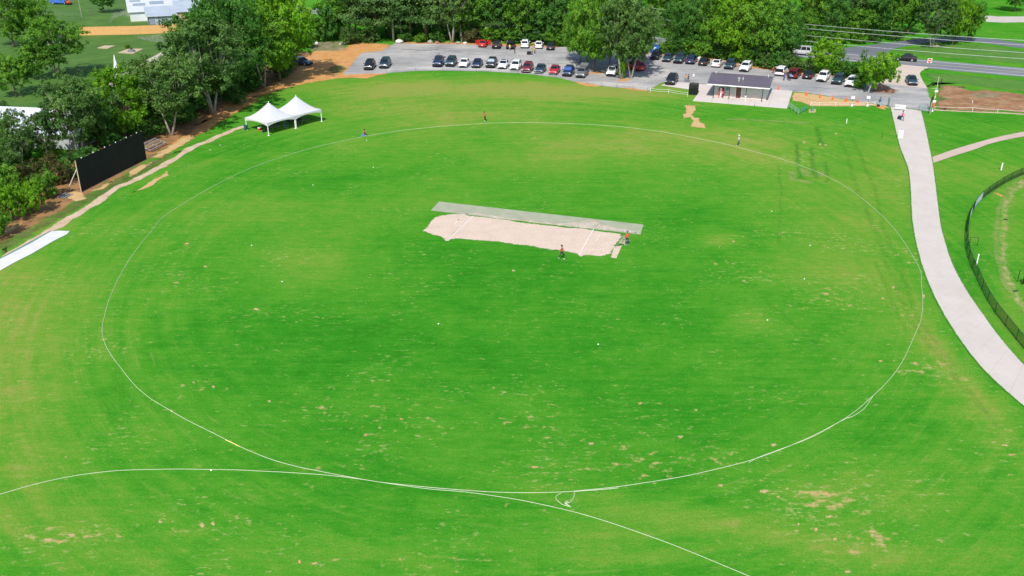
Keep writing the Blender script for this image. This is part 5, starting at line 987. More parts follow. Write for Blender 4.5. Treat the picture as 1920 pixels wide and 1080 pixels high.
# ------------------------------------------------------------------ rope fences, cones, rails, signs
M_CONE = plain('cone_orange', (.70, .10, .02), .5)
def cone(u, v, lb):
    o = thing('traffic_cone', lb, 'traffic cone', tuple(G(u, v, .03)), .2, 'orange traffic cones beside the pavilion'); MB().box((0, 0, .03), (.46, .46, .05)).build('base', M_CONE, o); MB().lathe([(.19, .05), (.16, .22), (.13, .36), (.05, .88), (.03, .90)], 12).build('cone', M_CONE, o)
for u, v, lb in ((1459, 168, 'orange cone nearest the pavilion roof'), (1512, 178.5, 'orange cone second from the pavilion'), (1537, 183, 'orange cone third from the pavilion'), (1561, 186.5, 'orange cone fourth from the pavilion'), (1586, 190, 'orange cone just left of the left sign stand'), (1607.5, 192, 'orange cone between the two white sign stands')): cone(u, v, lb)
M_SIGN = plain('sign_white', (.78, .78, .78), .5, var=.04); M_SIGNT = plain('sign_print', (.35, .36, .4), .6)
def stand(u, v, lb, w=.62, h=.5, top=1.75):
    o = thing('sign_stand', lb, 'sign', tuple(G(u, v, .02)), -.1); MB().tube([(0, 0, 0), (0, 0, top)], .03).build('pole', M_POST, o); MB().box((0, 0, .16), (.4, .4, .32), taper=.8).build('base_bucket', M_WHITE, o)
    for s in (-1, 1): MB().box((s*(w/2+.01)*.52, -.03, top-.05), (w*.5, .02, h)).build('sign_panel', M_SIGN, o)
    MB().box((0, -.045, top+.02), (w*.6, .012, .05)).build('print_line', M_SIGNT, o)
stand(1597, 199, 'white double sign on a stand, left of the pair by the lot edge'); stand(1626, 199, 'white double sign on a stand, right of the pair by the lot edge')
o = thing('pole_sign', 'small white sign on a post behind the black cage', 'sign', tuple(G(1299, 158, .03)), -.1); MB().tube([(0, 0, 0), (0, 0, 2.1)], .03).build('post', M_STEEL, o); MB().box((0, -.04, 1.9), (.32, .02, .45)).build('sign_panel', M_SIGN, o)
def rail_panel(p0, p1, h, lb, col):
    d = p1-p0; o = thing('pipe_rail', lb, 'railing', tuple(p0), math.atan2(d.y, d.x)); n = 3
    for i in range(n+1): MB().tube([(d.length*i/n, 0, 0), (d.length*i/n, 0, h)], .035).build('upright', col, o)
    for z in (h*.25, h*.5, h*.75, h): MB().tube([(0, 0, z), (d.length, 0, z)], .03).build('bar', col, o)
M_GRN = plain('rail_green', (.10, .28, .22), .4, .2); M_RAILW = plain('rail_grey', (.45, .55, .52), .4, .3)
rail_panel(z8(580, 105)[0], z8(672, 170)[0], 1.0, 'green pipe rail at the right corner of the slab', M_RAILW); rail_panel(z8(676, 172)[0], z8(757, 125)[0], 1.0, 'dark green pipe rail leading from the slab to the sand apron', M_GRN)
def rope_fence(pts, lb, h=.9, sag=.12, n=2, post=M_WHITE):
    o = thing('rope_fence', lb, 'fence', tuple(pts[0])); 
    for p in pts: MB().tube([p-pts[0], p-pts[0]+Vector((0, 0, h))], .035).build('post', post, o)
    for i in range(len(pts)-1):
        for k in range(n):
            z = h*(.92-.42*k); a, b = pts[i]-pts[0], pts[i+1]-pts[0]; MB().tube([a+Vector((0, 0, z)), a.lerp(b, .25)+Vector((0, 0, z-sag*.75)), a.lerp(b, .5)+Vector((0, 0, z-sag)), a.lerp(b, .75)+Vector((0, 0, z-sag*.75)), b+Vector((0, 0, z))], .02, 4).build('rope', M_WHITE, o)
Z5 = lambda a, b: G(1180+a/4.91, b/4.91)
rope_fence([Z5(195, 850), Z5(360, 862), Z5(535, 890)], 'white rope fence on the grass left of the black cage')
rope_fence([G(u, v) for u, v in ((1520, 198), (1536, 199), (1566, 199), (1597, 199.5), (1626, 199.5), (1640, 198))], 'low white rope fence along the sand apron below the cones', .8)
rope_fence([G(u, v) for u, v in ((1128.5, 162), (1156, 165), (1187, 168), (1214, 171))], 'thin rope fence at the lot edge below the white off-roader', .9, .06, 1, M_STEEL)
rope_fence([G(u, v) for u, v in ((724, 137.8), (780, 134), (830, 133), (893, 134.5), (920, 136), (972, 138.5), (1042, 146))], 'faint wire fence at the edge of the car park in front of the cars', .8, .04, 1, M_STEEL)
rope_fence([G(u, v) for u, v in ((1752, 207), (1823, 209), (1870, 212), (1935, 216))], 'white rope fence in front of the red soil', .8, .10, 1)
# gate and signs at the head of the path
o = thing('field_gate', 'open grey-green pipe gate at the right of the path head', 'gate', tuple(G(1744, 212)), 0); d = G(1723, 209)-G(1744, 212)
o.rotation_euler = (0, 0, math.atan2(d.y, d.x))
for z in (.25, .5, .75, 1.0, 1.25): MB().tube([(0, 0, z), (d.length, 0, z)], .028).build('bar', M_GRN, o)
for i in range(3): MB().tube([(d.length*i/2, 0, .2), (d.length*i/2, 0, 1.3)], .03).build('upright', M_GRN, o)
o = thing('field_gate', 'thin grey chain-link gate standing across the path head', 'gate', tuple(G(1672, 201)), 0); d = G(1722, 207.5)-G(1672, 201); o.rotation_euler = (0, 0, math.atan2(d.y, d.x))
for z in (.15, 1.15): MB().tube([(0, 0, z), (d.length, 0, z)], .02).build('bar', M_STEEL, o)
for i in range(5): MB().tube([(d.length*i/4, 0, .1), (d.length*i/4, 0, 1.18)], .02).build('upright', M_STEEL, o)
M_WOODP = bark_material('gate_post_wood', (.25, .22, .18), (.42, .38, .32))
for u, v, h, m_, lb in ((1743.5, 213.5, 2.2, M_WOODP, 'weathered wooden gate post at the right of the path head'), (1666, 202, 1.9, M_GRN, 'dark green gate post at the left of the path head'), (1664, 201, 1.8, M_STEEL, 'grey steel post beside the dark green gate post')):
    o = thing('gate_post', lb, 'post', tuple(G(u, v))); MB().tube([(0, 0, 0), (0, 0, h)], .10, 10).build('shaft', m_, o); MB().lathe([(.11, h), (.11, h+.03), (.03, h+.08)], 10).build('cap', m_, o)
def boards(u, v, lb, n=2):
    o = thing('barrier_board', lb, 'barrier', tuple(G(u, v, .055)), math.atan2(bx.y, bx.x)-.02)
    for i in range(n): MB().box((0, 0, .45+.45*i), (1.9, .04, .30)).build('board', M_SIGN, o)
    for s in (-1, 1): MB().tube([(s*.8, .03, 0), (s*.8, .03, 1.15)], .03).build('leg', M_STEEL, o)
    for s in (-1, 1): MB().box((s*.8, .03, .03), (.06, .6, .05)).build('foot', M_STEEL, o)
boards(1687, 207, 'white two-board barrier at the head of the path')
o = thing('sandwich_board', 'white sandwich board sign on the left edge of the path', 'sign', tuple(G(1687.5, 256.5, .055)), -.15)
MB().box((0, -.18, .55), (.72, .03, 1.15), 0, -.28).build('front_panel', M_SIGN, o); MB().box((0, .18, .55), (.72, .03, 1.15), 0, .28).build('back_panel', M_SIGN, o)
for i, (z, w) in enumerate(((.85, .4), (.7, .5), (.55, .3))): MB().box((0, -.235+(.85-z)*-.29+.04, z), (w, .012, .05), 0, -.28).build('print_line', M_SIGNT, o)
o = thing('utility_pole', 'thin pole with white and red signs right of the gate', 'pole', tuple(G(1748, 209)), 0); ph_ = 6.6
MB().tube([(0, 0, 0), (0, 0, ph_)], [.07, .045], 8).build('shaft', plain('pole_grey', (.45, .44, .40), .6), o)
for z, w, h in ((3.9, .62, .4), (1.95, .62, .4)):
    for s in (-1, 1): MB().box((s*w*.26, -.07, z), (w*.5, .02, h)).build('sign_panel', M_SIGN, o)
MB().box((0, -.07, 1.25), (.4, .02, .8)).build('red_sign', plain('sign_red', (.62, .10, .05), .5), o); MB().lathe([(.16, 0), (.14, .3), (.1, .34)], 10).build('base_bucket', M_WHITE, o); MB().lathe([(.10, 2.6), (.12, 2.75), (.04, 2.9)], 8).build('lamp', plain('lamp_cream', (.7, .6, .45)), o)
tree('sapling', 'thin dark green vine climbing the sign pole', 'shrub', 'dark', G(1744, 208), 3.2, .16, cat='plant')
o = thing('leaning_post', 'black leaning post on the verge above the red soil', 'post', tuple(G(1760, 167)), 0); MB().tube([(0, 0, 0), (.35, .1, 2.1)], .10, 8).build('shaft', M_POST, o); MB().tube([(0, 0, .2), (-1.5, .1, .1)], .04).build('cable', M_ROPE, o)
def marker(u, v, h, lb, r=.06, mat=M_WHITE, name='marker_post'):
    o = thing(name, lb, 'post', tuple(G(u, v))); MB().tube([(0, 0, 0), (0, 0, h)], r, 8).build('shaft', mat, o); MB().lathe([(r*1.1, h), (r*1.1, h+.03), (r*.3, h+.06)], 8).build('cap', mat, o)
marker(1587, 231, .75, 'short white post on the grass below the sand apron', .07); marker(1653.5, 259, .85, 'thin dark stake with white tip left of the path', .035, M_POST); marker(1877, 319, 1.1, 'white post above the black outfield fence', .10); marker(1831, 496, 1.3, 'white foul pole stub inside the black fence', .07); marker(1823, 193.5, .5, 'tiny white stake in the rope fence by the red soil', .05)
o = thing('utility_box', 'small green utility box on a bare pad by the pipe rail', 'box', tuple(G(1523, 209)), 0); MB().box((0, 0, .3), (.5, .4, .6), taper=.9).build('case', M_GRN, o); MB().box((0, 0, .62), (.54, .44, .05)).build('lid', M_GRN, o)
sheet('bare_pad', gp(1516, 204.5, 1530, 204, 1531, 211, 1516, 211.5), M_TAN, .014, edge=.4, step=.4)
def no_entry(u, v, lb, h=2.3, s=.75):
    o = thing('no_entry_sign', lb, 'road sign', tuple(G(u, v)), math.radians(-3)); MB().tube([(0, 0, 0), (0, 0, h+.35)], .035).build('post', M_STEEL, o); MB().box((0, -.05, h), (s, .02, s)).build('backing', M_SIGN, o)
    c = MB(); c.lathe([(s*.46, 0), (s*.46, .015)], 24); M = Matrix.Translation((0, -.065, h)) @ Matrix.Rotation(PI/2, 4, 'X'); c.v = [tuple(M @ Vector(q)) for q in c.v]; c.build('red_disc', plain('sign_red_disc', (.62, .03, .05), .4), o); MB().box((0, -.09, h), (s*.66, .012, s*.15)).build('white_bar', M_SIGN, o)
no_entry(1739.5, 133, 'red and white no-entry sign at the driveway corner', 2.3, 1.0); no_entry(641, 35, 'red and white no-entry sign at the top left by the highway', 2.6, .95)
o = thing('street_pole', 'plain grey pole beyond the highway at upper left', 'pole', tuple(G(617, 18)), 0); MB().tube([(0, 0, 0), (0, 0, 9)], [.12, .08], 8).build('shaft', MATS['pole_grey'], o); MB().lathe([(.2, 0), (.2, .1), (.13, .14)], 8).build('base_plate', M_STEEL, o)
# ------------------------------------------------------------------ power line
def upole(p, lb):
    o = thing('power_pole', lb, 'pole', tuple(p), ra); MB().tube([(0, 0, 0), (0, 0, 9.6)], [.17, .11], 8).build('shaft', BARK['brown'], o)
    for z in (9.0, 8.2): MB().box((0, 0, z), (.12, 2.2, .14)).build('crossarm', BARK['brown'], o)
    for y in (-1, 1): MB().lathe([(.05, 9.08), (.06, 9.2), (.03, 9.3)], 8, (0, y, 0)).build('insulator', M_STEEL, o)
    return o
def on_road(u, v, off): q = G(u, v); return RA+RD*((q-RA).dot(RD))+RN*off
U0, U1 = on_road(1195, 80, -6.6), on_road(2330, 172, -6.6)
upole(U0, 'wooden power pole behind the olive lot tree'); upole(U1, 'wooden power pole beyond the right edge of the picture')
M_WIRE = plain('wire_aluminium', (.55, .57, .58), .4, .3)
for i, (y, z, sg, lb) in enumerate(((1, 9.2, 1.5, 'topmost power cable above the highway'), (-1, 8.4, 1.5, 'second power cable from the top'), (0, 6.9, 1.7, 'third power cable from the top'), (0, 5.6, 1.7, 'lowest power cable above the highway verge'))):
    pts = []
    for k in range(25):
        t = k/24; p = U0.lerp(U1, t)+RN*y*.5; pts.append((p.x, p.y, z-4*sg*t*(1-t)))
    o = MB().tube(pts, .035, 4).build('power_cable', M_WIRE, smooth=True); tag(o, lb, 'cable')
# ------------------------------------------------------------------ black outfield fence
fp = smooth_poly(gp(1990, 305, 1920, 327, 1890, 340, 1862, 358, 1837, 376, 1822, 397, 1813, 424, 1811.5, 459, 1815, 486, 1829, 517, 1848.5, 560, 1864, 586, 1879.6, 605, 1901, 632, 1920, 655.6, 1980, 725), 2, False)
tot = sum((fp[i+1]-fp[i]).length for i in range(len(fp)-1)); nfp = int(tot/3.0)
FEN = thing('outfield_fence', 'curved black chain-link fence around the ball field at the right edge', 'fence', tuple(fp[0])); fq = [along(fp, i/nfp)-fp[0] for i in range(nfp+1)]
M_BAN = plain('banner_pale', (.45, .52, .60), .6); M_BAN2 = plain('banner_navy', (.015, .03, .07), .6); bi = 0
for i, p in enumerate(fq):
    MB().tube([p, p+Vector((0, 0, 1.25))], .035, 6).build('post', M_POST, FEN)
    if i < nfp:
        q = fq[i+1]; d = q-p; mp = MB(); mp.add([p+Vector((0, 0, .04)), q+Vector((0, 0, .04)), q+Vector((0, 0, 1.2)), p+Vector((0, 0, 1.2))], [(0, 1, 2, 3)])
        mp.build('mesh_panel', M_CHAIN, FEN); MB().tube([p+Vector((0, 0, 1.22)), q+Vector((0, 0, 1.22))], .025, 5).build('top_rail', M_POST, FEN); MB().tube([p+Vector((0, 0, .08)), q+Vector((0, 0, .08))], .015, 4).build('bottom_rail', M_POST, FEN)
        u_, v_ = PROJ(np.array([p.x+fp[0].x]), np.array([p.y+fp[0].y]), np.array([.6]))
        if 362 < v_[0] < 420 and u_[0] < 1870:
            nn = Vector((-d.y, d.x, 0)).normalized()
            for k in range(2):
                a, b = p+d*(.04+.48*k), p+d*(.46+.48*k); c = (a+b)/2
                bm_ = M_BAN if (bi in (0, 1, 2, 5, 6)) else M_BAN2; bi += 1
                MB().box((c.x+nn.x*.04, c.y+nn.y*.04, .65), ((b-a).length, .02, .95), math.atan2(d.y, d.x)).build('banner', bm_, FEN)
sheet('dark_verge', ribbon([p+fp[0] for p in fq], 1.0), M_DARKGRASS, .008, edge=.5, step=1)  # strip of darker green grass along the foot of the fence
o = thing('goal_frame', 'small black metal frame standing just inside the black fence', 'frame', tuple(G(1815, 459)), 0)
for x in (0, 1.0): MB().tube([(x, -.3, 0), (x, -.3, 1.1)], .03).build('upright', M_POST, o)
MB().tube([(0, -.3, 1.1), (1.0, -.3, 1.1)], .03).build('crossbar', M_POST, o)
o = thing('batting_cage', 'dark netted frame cut by the right edge inside the ball field', 'frame', tuple(G(1925, 530)), .2)
for x in (-.9, .9):
    for y in (-.4, .4): MB().tube([(x, y, 0), (x, y, 1.5)], .04).build('upright', M_POST, o)
MB().box((0, -.4, .8), (1.7, .02, 1.4)).build('net', M_CHAIN, o); MB().tube([(-.9, -.4, 1.5), (.9, -.4, 1.5)], .04).build('crossbar', M_POST, o)
for u, v, lb in ((1885, 412, 'dark rubber plate on the dirt arc, upper'), (1904, 546, 'dark rubber plate on the dirt arc, lower')):
    o = thing('rubber_plate', lb, 'plate', tuple(G(u, v)), .1); MB().box((0, 0, .04), (.5, .18, .06)).build('slab', M_TRIM, o); MB().box((0, 0, .02), (.56, .24, .03)).build('base', M_TRIM, o)
# ------------------------------------------------------------------ upper-left yard
M_TANF = plain('fence_tan', (.60, .34, .13), .8, var=.08, nscale=1.5)
fpts = gp(150, 66.5, 200, 65.6, 250, 64.6, 300, 62.6, 350, 59.5); FT = thing('privacy_fence', 'long tan wooden privacy fence behind the lawn, upper left', 'fence', tuple(fpts[0]))
pk = MB(); ftot = sum((fpts[i+1]-fpts[i]).length for i in range(4)); nb = int(ftot/.16)
for i in range(nb):
    p = along(fpts, (i+.5)/nb)-fpts[0]; p2 = along(fpts, min(1, (i+1)/nb))-fpts[0]; d = p2-p; pk.box((p.x, p.y+.02*(i % 2), 1.1+rnd.uniform(-.02, .02)), (.15, .025, 2.2), math.atan2(d.y, d.x))
ob = pk.build('board', M_TANF, FT); ob['kind'] = 'stuff'
for i in range(13): p = along(fpts, i/12)-fpts[0]; MB().box((p.x, p.y+.1, 1.08), (.1, .1, 2.16)).build('post', M_TIM, FT)
for z in (.4, 1.9):
    for i in range(4): a, b = fpts[i]-fpts[0], fpts[i+1]-fpts[0]; MB().tube([a+Vector((0, .08, z)), b+Vector((0, .08, z))], .04, 4).build('rail', M_TIM, FT)
M_TIN = plain('barn_tin', (.50, .55, .60), .35, .3, var=.12, nscale=.4); M_TINW = plain('barn_tin_white', (.66, .68, .70), .4, .2, var=.1, nscale=.3); M_BWALL = plain('barn_wall_grey', (.34, .38, .42), .7, var=.15, nscale=.8); M_BTAN = plain('barn_wall_tan', (.42, .30, .20), .8); M_SOLAR = plain('roof_patch_dark', (.25, .30, .36), .4)
BARN = thing('barn', 'grey and white metal-roofed barn behind the tan fence', 'building', tuple(G(300, 46)), math.radians(22))
def shed(x, y, w, d, h0, h1, wall, roof_, nm='bay'):
    m = MB(); m.add([(x, y, 0), (x+w, y, 0), (x+w, y+d, 0), (x, y+d, 0), (x, y, h0), (x+w, y, h0), (x+w, y+d, h1), (x, y+d, h1)], [(0, 1, 5, 4), (1, 2, 6, 5), (2, 3, 7, 6), (3, 0, 4, 7)]); m.build('wall', wall, BARN)
    sl_ = (h1-h0)/d; e = .5; m = MB(); P_ = [(x-e, y-e, h0-sl_*e+.05), (x+w+e, y-e, h0-sl_*e+.05), (x+w+e, y+d+e, h1+sl_*e+.05), (x-e, y+d+e, h1+sl_*e+.05)]; m.add(P_+[(a, b, c+.12) for a, b, c in P_], [(3, 2, 1, 0), (4, 5, 6, 7), (0, 1, 5, 4), (1, 2, 6, 5), (2, 3, 7, 6), (3, 0, 4, 7)]); r_ = m.build('roof', roof_, BARN); return r_
shed(-3.0, 0, 7.6, 9, 2.3, 3.6, M_BWALL, M_TIN); rr_ = shed(-7.5, 8, 14, 18, 2.6, 4.0, M_TINW, M_TINW); shed(5.2, 1.0, 7, 12, 3.0, 4.4, M_BTAN, M_TIN)
for x, y, w, d in ((-4.5, 17, 3.5, 3), (.5, 18.5, 4, 4), (-5.5, 22, 3, 2)): z = 2.6+(y-8)/18*1.4; MB().box((x, y, z+.24), (w, d, .05), 0, math.atan(1.4/18)).build('roof_panel', M_SOLAR, BARN)
for x in (-2.0, 1.2): MB().box((x, -.04, 1.1), (1.5, .08, 2.0)).build('door', plain('barn_door_%d' % int(x+9), (.20, .24, .30), .6), BARN)
for x in (-2.9, -.1, 4.5): MB().box((x, -.06, 1.15), (.14, .1, 2.3)).build('post', M_POST, BARN)
o = thing('satellite_dish', 'dark satellite dish on a mast beside the barn', 'dish', tuple(G(273, 33))); MB().tube([(0, 0, 0), (0, 0, 3)], .04).build('mast', M_STEEL, o); q = MB(); q.lathe([(.5, .0), (.4, -.1), (.2, -.16), (.02, -.18)], 14); M = Matrix.Translation((0, 0, 2.6)) @ Matrix.Rotation(-.9, 4, 'X'); q.v = [tuple(M @ Vector(p)) for p in q.v]; q.build('dish', M_POST, o)
WR = thing('white_roofed_shed', 'white-roofed shed half hidden by trees at the left edge', 'building', tuple(G(40, 276)), math.radians(-8))
M_WR = plain('white_tin', (.58, .62, .72), .5, var=.05); hw_ = 10.5
m = MB(); m.box((0, 6.0, 1.15), (2*hw_-.6, 12.0, 2.3)).build('wall', plain('shed_wall', (.35, .37, .38), .7), WR)
for s, ya, yb in ((1, -.5, 6.0), (-1, 12.5, 6.0)):
    m = MB(); P_ = [(-hw_, ya, 2.2), (hw_, ya, 2.2), (hw_, yb, 5.0), (-hw_, yb, 5.0)]; m.add(P_+[(a, b, c+.1) for a, b, c in P_], [(3, 2, 1, 0), (4, 5, 6, 7), (0, 1, 5, 4), (1, 2, 6, 5), (2, 3, 7, 6), (3, 0, 4, 7)]); m.build('roof', M_WR, WR)
o = thing('white_spire', 'slim white spire rising behind the lime tree, upper left', 'spire', tuple(G(222, 152))); MB().box((0, 0, 1.2), (1.0, 1.0, 2.4)).build('base', M_WHITE, o); MB().lathe([(.62, 2.4), (.42, 3.1), (.12, 5.1), (.05, 5.3)], 8).build('cone', M_WHITE, o); MB().lathe([(.04, 5.3), (.12, 5.42), (.03, 5.55)], 8).build('finial', M_WHITE, o)
YF = gp(85, 30, 130, 40, 195, 21, 215, 4, 222, -8)
o = thing('wire_fence', 'tall thin wire fence with steel posts, top left', 'fence', tuple(YF[0]))
for i in range(9): p = along(YF, i/8)-YF[0]; MB().tube([p, p+Vector((0, 0, 3.0 if i % 3 == 0 else 2.2))], .06).build('post', M_STEEL, o)
for i in range(8):
    for z in (.6, 1.4, 2.1): MB().tube([along(YF, i/8)-YF[0]+Vector((0, 0, z)), along(YF, (i+1)/8)-YF[0]+Vector((0, 0, z))], .02, 4).build('wire', M_STEEL, o)
o = thing('yard_pole', 'bare wooden pole on the lawn above the tan fence', 'pole', tuple(G(154, 33))); MB().tube([(0, 0, 0), (-.2, 0, 6.5)], [.12, .08], 8).build('shaft', M_WOODP, o); MB().box((-.2, 0, 6.4), (.5, .1, .1)).build('crossarm', M_WOODP, o)
o = thing('fire_pit', 'dark grey heap on the right-hand concrete pad', 'heap', tuple(G(247, 96.5, .1))); MB().lathe([(1.0, 0), (.8, .35), (.3, .55)], 9).build('stones', plain('pit_stone', (.12, .13, .14)), o); MB().lathe([(.25, .55), (.2, .7), (.05, .75)], 8).build('cap', M_TRIM, o)
tree('bush', 'small round shrub beside the right-hand concrete pad', 'shrub', 'mid', G(240, 92), 1.2, 1.2, cat='bush')
# ------------------------------------------------------------------ boulders and rubble
def rock(u, v, w, h, lb, col, name='boulder'):
    p = G(u, v); r = random.Random(int(u*7)); bm = bmesh.new(); bmesh.ops.create_icosphere(bm, subdivisions=2, radius=1)
    for q in bm.verts: k = 1+.28*mnoise.noise(q.co*1.6+Vector((u, v, 0))); q.co = Vector((q.co.x*k*w/2, q.co.y*k*w*.42, max(-.02, (q.co.z*k*.62+.42)*h)))
    me = bpy.data.meshes.new(name); bm.to_mesh(me); bm.free(); o = link(name, me, None, col, loc=p, rot=(0, 0, r.random()*3)); tag(o, lb, 'rock')
M_RW = plain('rock_white', (.60, .55, .50), .9, var=.15, bumpy=.4); M_RG = plain('rock_grey', (.30, .27, .24), .9, var=.25, bumpy=.5); M_RB = plain('rock_brown', (.30, .17, .09), .9, var=.25, bumpy=.5)
for u, v, w, h, lb, c in ((749, 81, 2.1, 1.0, 'pale boulder at the left edge of the wood', M_RW), (807, 81, 1.5, .8, 'grey boulder below the pines', M_RG), (819, 81.5, 1.4, .6, 'brown boulder beside the grey one', M_RB), (859, 82, 1.3, .6, 'grey boulder left of the slim pale trunk', M_RG), (872, 82, 1.3, .5, 'low pale boulder right of the slim pale trunk', M_RW), (902, 81, 1.5, .7, 'pale boulder behind the red car', M_RW),
                          (955, 80, 2.0, .8, 'pale boulder behind the car with yellow-shirted person', M_RW), (1000, 83, 1.2, .5, 'brown boulder behind the white coupe', M_RB), (1310, 112, 1.8, .7, 'pale rock between the black saloon and the white electric car', M_RW), (1358, 119, 1.6, .7, 'tan rock right of the white electric car', M_RB), (1382, 124, 1.7, .7, 'brown rock behind the pavilion', M_RB), (593, 82, 1.3, .5, 'pale rock left of the rubble pile', M_RW), (840, 82, 1.1, .45, 'small brown rock left of the tall pale trunk', M_RB)):
    rock(u, v, w, h, lb, c)
o = thing('rubble_pile', 'pile of broken concrete slabs below the bushes', 'rubble', tuple(G(644, 83)))
for i in range(9): r = random.Random(i+4); MB().box((r.uniform(-1, 1), r.uniform(-.6, .6), .15+.12*(i % 4)), (r.uniform(.8, 1.6), r.uniform(.4, .8), .14), r.random()*3, r.uniform(-.3, .3)).build('slab', (M_RW, M_RG)[i % 2], o)
o = thing('fallen_log', 'pale fallen log in the shade of the far lawn tree', 'log', tuple(G(1752, 88)), .1); MB().tube([(-1.3, 0, .25), (-.4, .05, .28), (.6, 0, .27), (1.2, -.1, .22)], [.22, .28, .26, .16], 8).build('trunk', M_TIM, o); MB().tube([(.4, 0, .35), (.8, .5, .7)], [.09, .04]).build('branch', M_TIM, o)
# ------------------------------------------------------------------ people
CLOTH = {}
def cloth(c, nm=None):
    if c not in CLOTH: CLOTH[c] = plain('cloth_%02d' % len(CLOTH), c, .85, var=.12, nscale=6)
    return CLOTH[c]
SKIN = [plain('skin_brown', (.28, .15, .09), .55), plain('skin_light', (.42, .26, .19), .55)]; HAIR = plain('hair_black', (.012, .010, .009), .6); SHOE = plain('shoe_white', (.62, .62, .62), .6); SHOED = plain('shoe_dark', (.03, .03, .035), .6)
BLACKC, NAVYC, REDC, WHITEC, YELC, ORGC, BLUEC, PINKC, PURC, LBLUE = (.012, .013, .016), (.015, .025, .06), (.55, .07, .03), (.68, .68, .68), (.65, .58, .03), (.65, .25, .02), (.03, .12, .30), (.60, .05, .25), (.09, .06, .28), (.30, .48, .58)
PEOPLE = []
def person(label, p, rz, shirt, pants, pose='stand', hgt=1.75, skin=0, shoe=None, hat=None, group=None, seed=0):
    PEOPLE.append((label, p, rz, shirt, pants, pose, hgt, skin, shoe, hat, group, seed))
def skeleton(pose, seed):
    """joints of a 1.75 m figure facing -Y; returns verts, edges, radii, tags per vertex"""
    V, E, R_, T = [], [], [], []
    def add(p, r, t, par=None): V.append(Vector(p)); R_.append(r); T.append(t); i = len(V)-1; (E.append((par, i)) if par is not None else None); return i
    ln = dict(stand=0.02, walk=.05, bend=.30, crouch=.45, sit=.05)[pose]; hz = dict(stand=.93, walk=.92, bend=.90, crouch=.30, sit=.50)[pose]
    pel = add((0, 0, hz), .125, 'pants'); up = lambda a, z, y0=0: Vector((0, -math.sin(a)*z+y0, math.cos(a)*z))
    base = Vector((0, 0, hz)); ab = add(base+up(ln*.6, .18), .118, 'shirt', pel); ch_ = add(base+up(ln, .38), .142, 'shirt', ab); nk0 = add(base+up(ln, .50), .085, 'shirt', ch_); nk = add(base+up(ln*.9, .57), .052, 'skin', nk0)
    hd = base+up(ln*.8, .70); h1 = add(hd+Vector((0, -.01, -.06)), .070, 'skin', nk); h2 = add(hd+Vector((0, 0, .02)), .098, 'skin', h1); h3 = add(hd+Vector((0, .01, .11)), .070, 'skin', h2)
    sh = base+up(ln, .46)
    sw_ = random.Random(seed).uniform(-.25, .25)
    for s in (-1, 1):
        a = {'stand': .08+.1*sw_*s, 'walk': .45*s, 'bend': .55, 'crouch': .9, 'sit': .6}[pose]
        s0 = add(sh+Vector((s*.165, 0, 0)), .066, 'shirt', ch_); el = sh+Vector((s*.235, -math.sin(a)*.28, -math.cos(a)*.28)); e1 = add(sh.lerp(el, .55)+Vector((s*.06, 0, 0)), .052, 'shirt', s0); e2 = add(el, .040, 'skin', e1)
        b = a+(.35 if pose != 'stand' else .18); wr = el+Vector((s*.005, -math.sin(b)*.25, -math.cos(b)*.25)); w1 = add(wr, .028, 'skin', e2); d = (wr-el).normalized(); pm = add(wr+d*.07, .036, 'skin', w1)
        side = Vector((0, 1, 0)) if abs(d.y) < .8 else Vector((0, 0, 1)); side = (side-d*side.dot(d)).normalized()
        for k in range(4): f0 = add(wr+d*.115+side*(k-1.5)*.022, .0095, 'skin', pm); add(wr+d*(.175-.012*abs(k-1.4))+side*(k-1.5)*.023+Vector((-s*.014, 0, 0)), .008, 'skin', f0)
        t0 = add(wr+d*.05-side*.045, .011, 'skin', pm); add(wr+d*.10-side*.055+Vector((-s*.01, 0, 0)), .009, 'skin', t0)
        if pose in ('stand', 'bend'): kn, an = Vector((s*.115, -.02+.04*sw_*s, .50)), Vector((s*.125, .02+.05*s*sw_, .09))
        elif pose == 'walk': kn, an = Vector((s*.10, -.18*s-.06, .50)), Vector((s*.105, -.30*s+.06, .10 if s > 0 else .13))
        elif pose == 'crouch': kn, an = Vector((s*.22, -.36, .44)), Vector((s*.20, -.16, .09))
        else: kn, an = Vector((s*.15, -.42, .50)), Vector((s*.15, -.40, .09))
        hp = add((s*.095, 0, hz-.05), .098, 'pants', pel); th = add(Vector((s*.1, 0, hz-.05)).lerp(kn, .5), .082, 'pants', hp); k1_ = add(kn, .060, 'pants', th); cf = add(kn.lerp(an, .4)+Vector((0, .015, 0)), .058, 'pants', k1_); a1 = add(an, .042, 'pants', cf); fh = add(an+Vector((0, -.03, -.045)), .042, 'shoe', a1); add(an+Vector((s*.015, -.17, -.055)), .032, 'shoe', fh)
    return V, E, R_, T
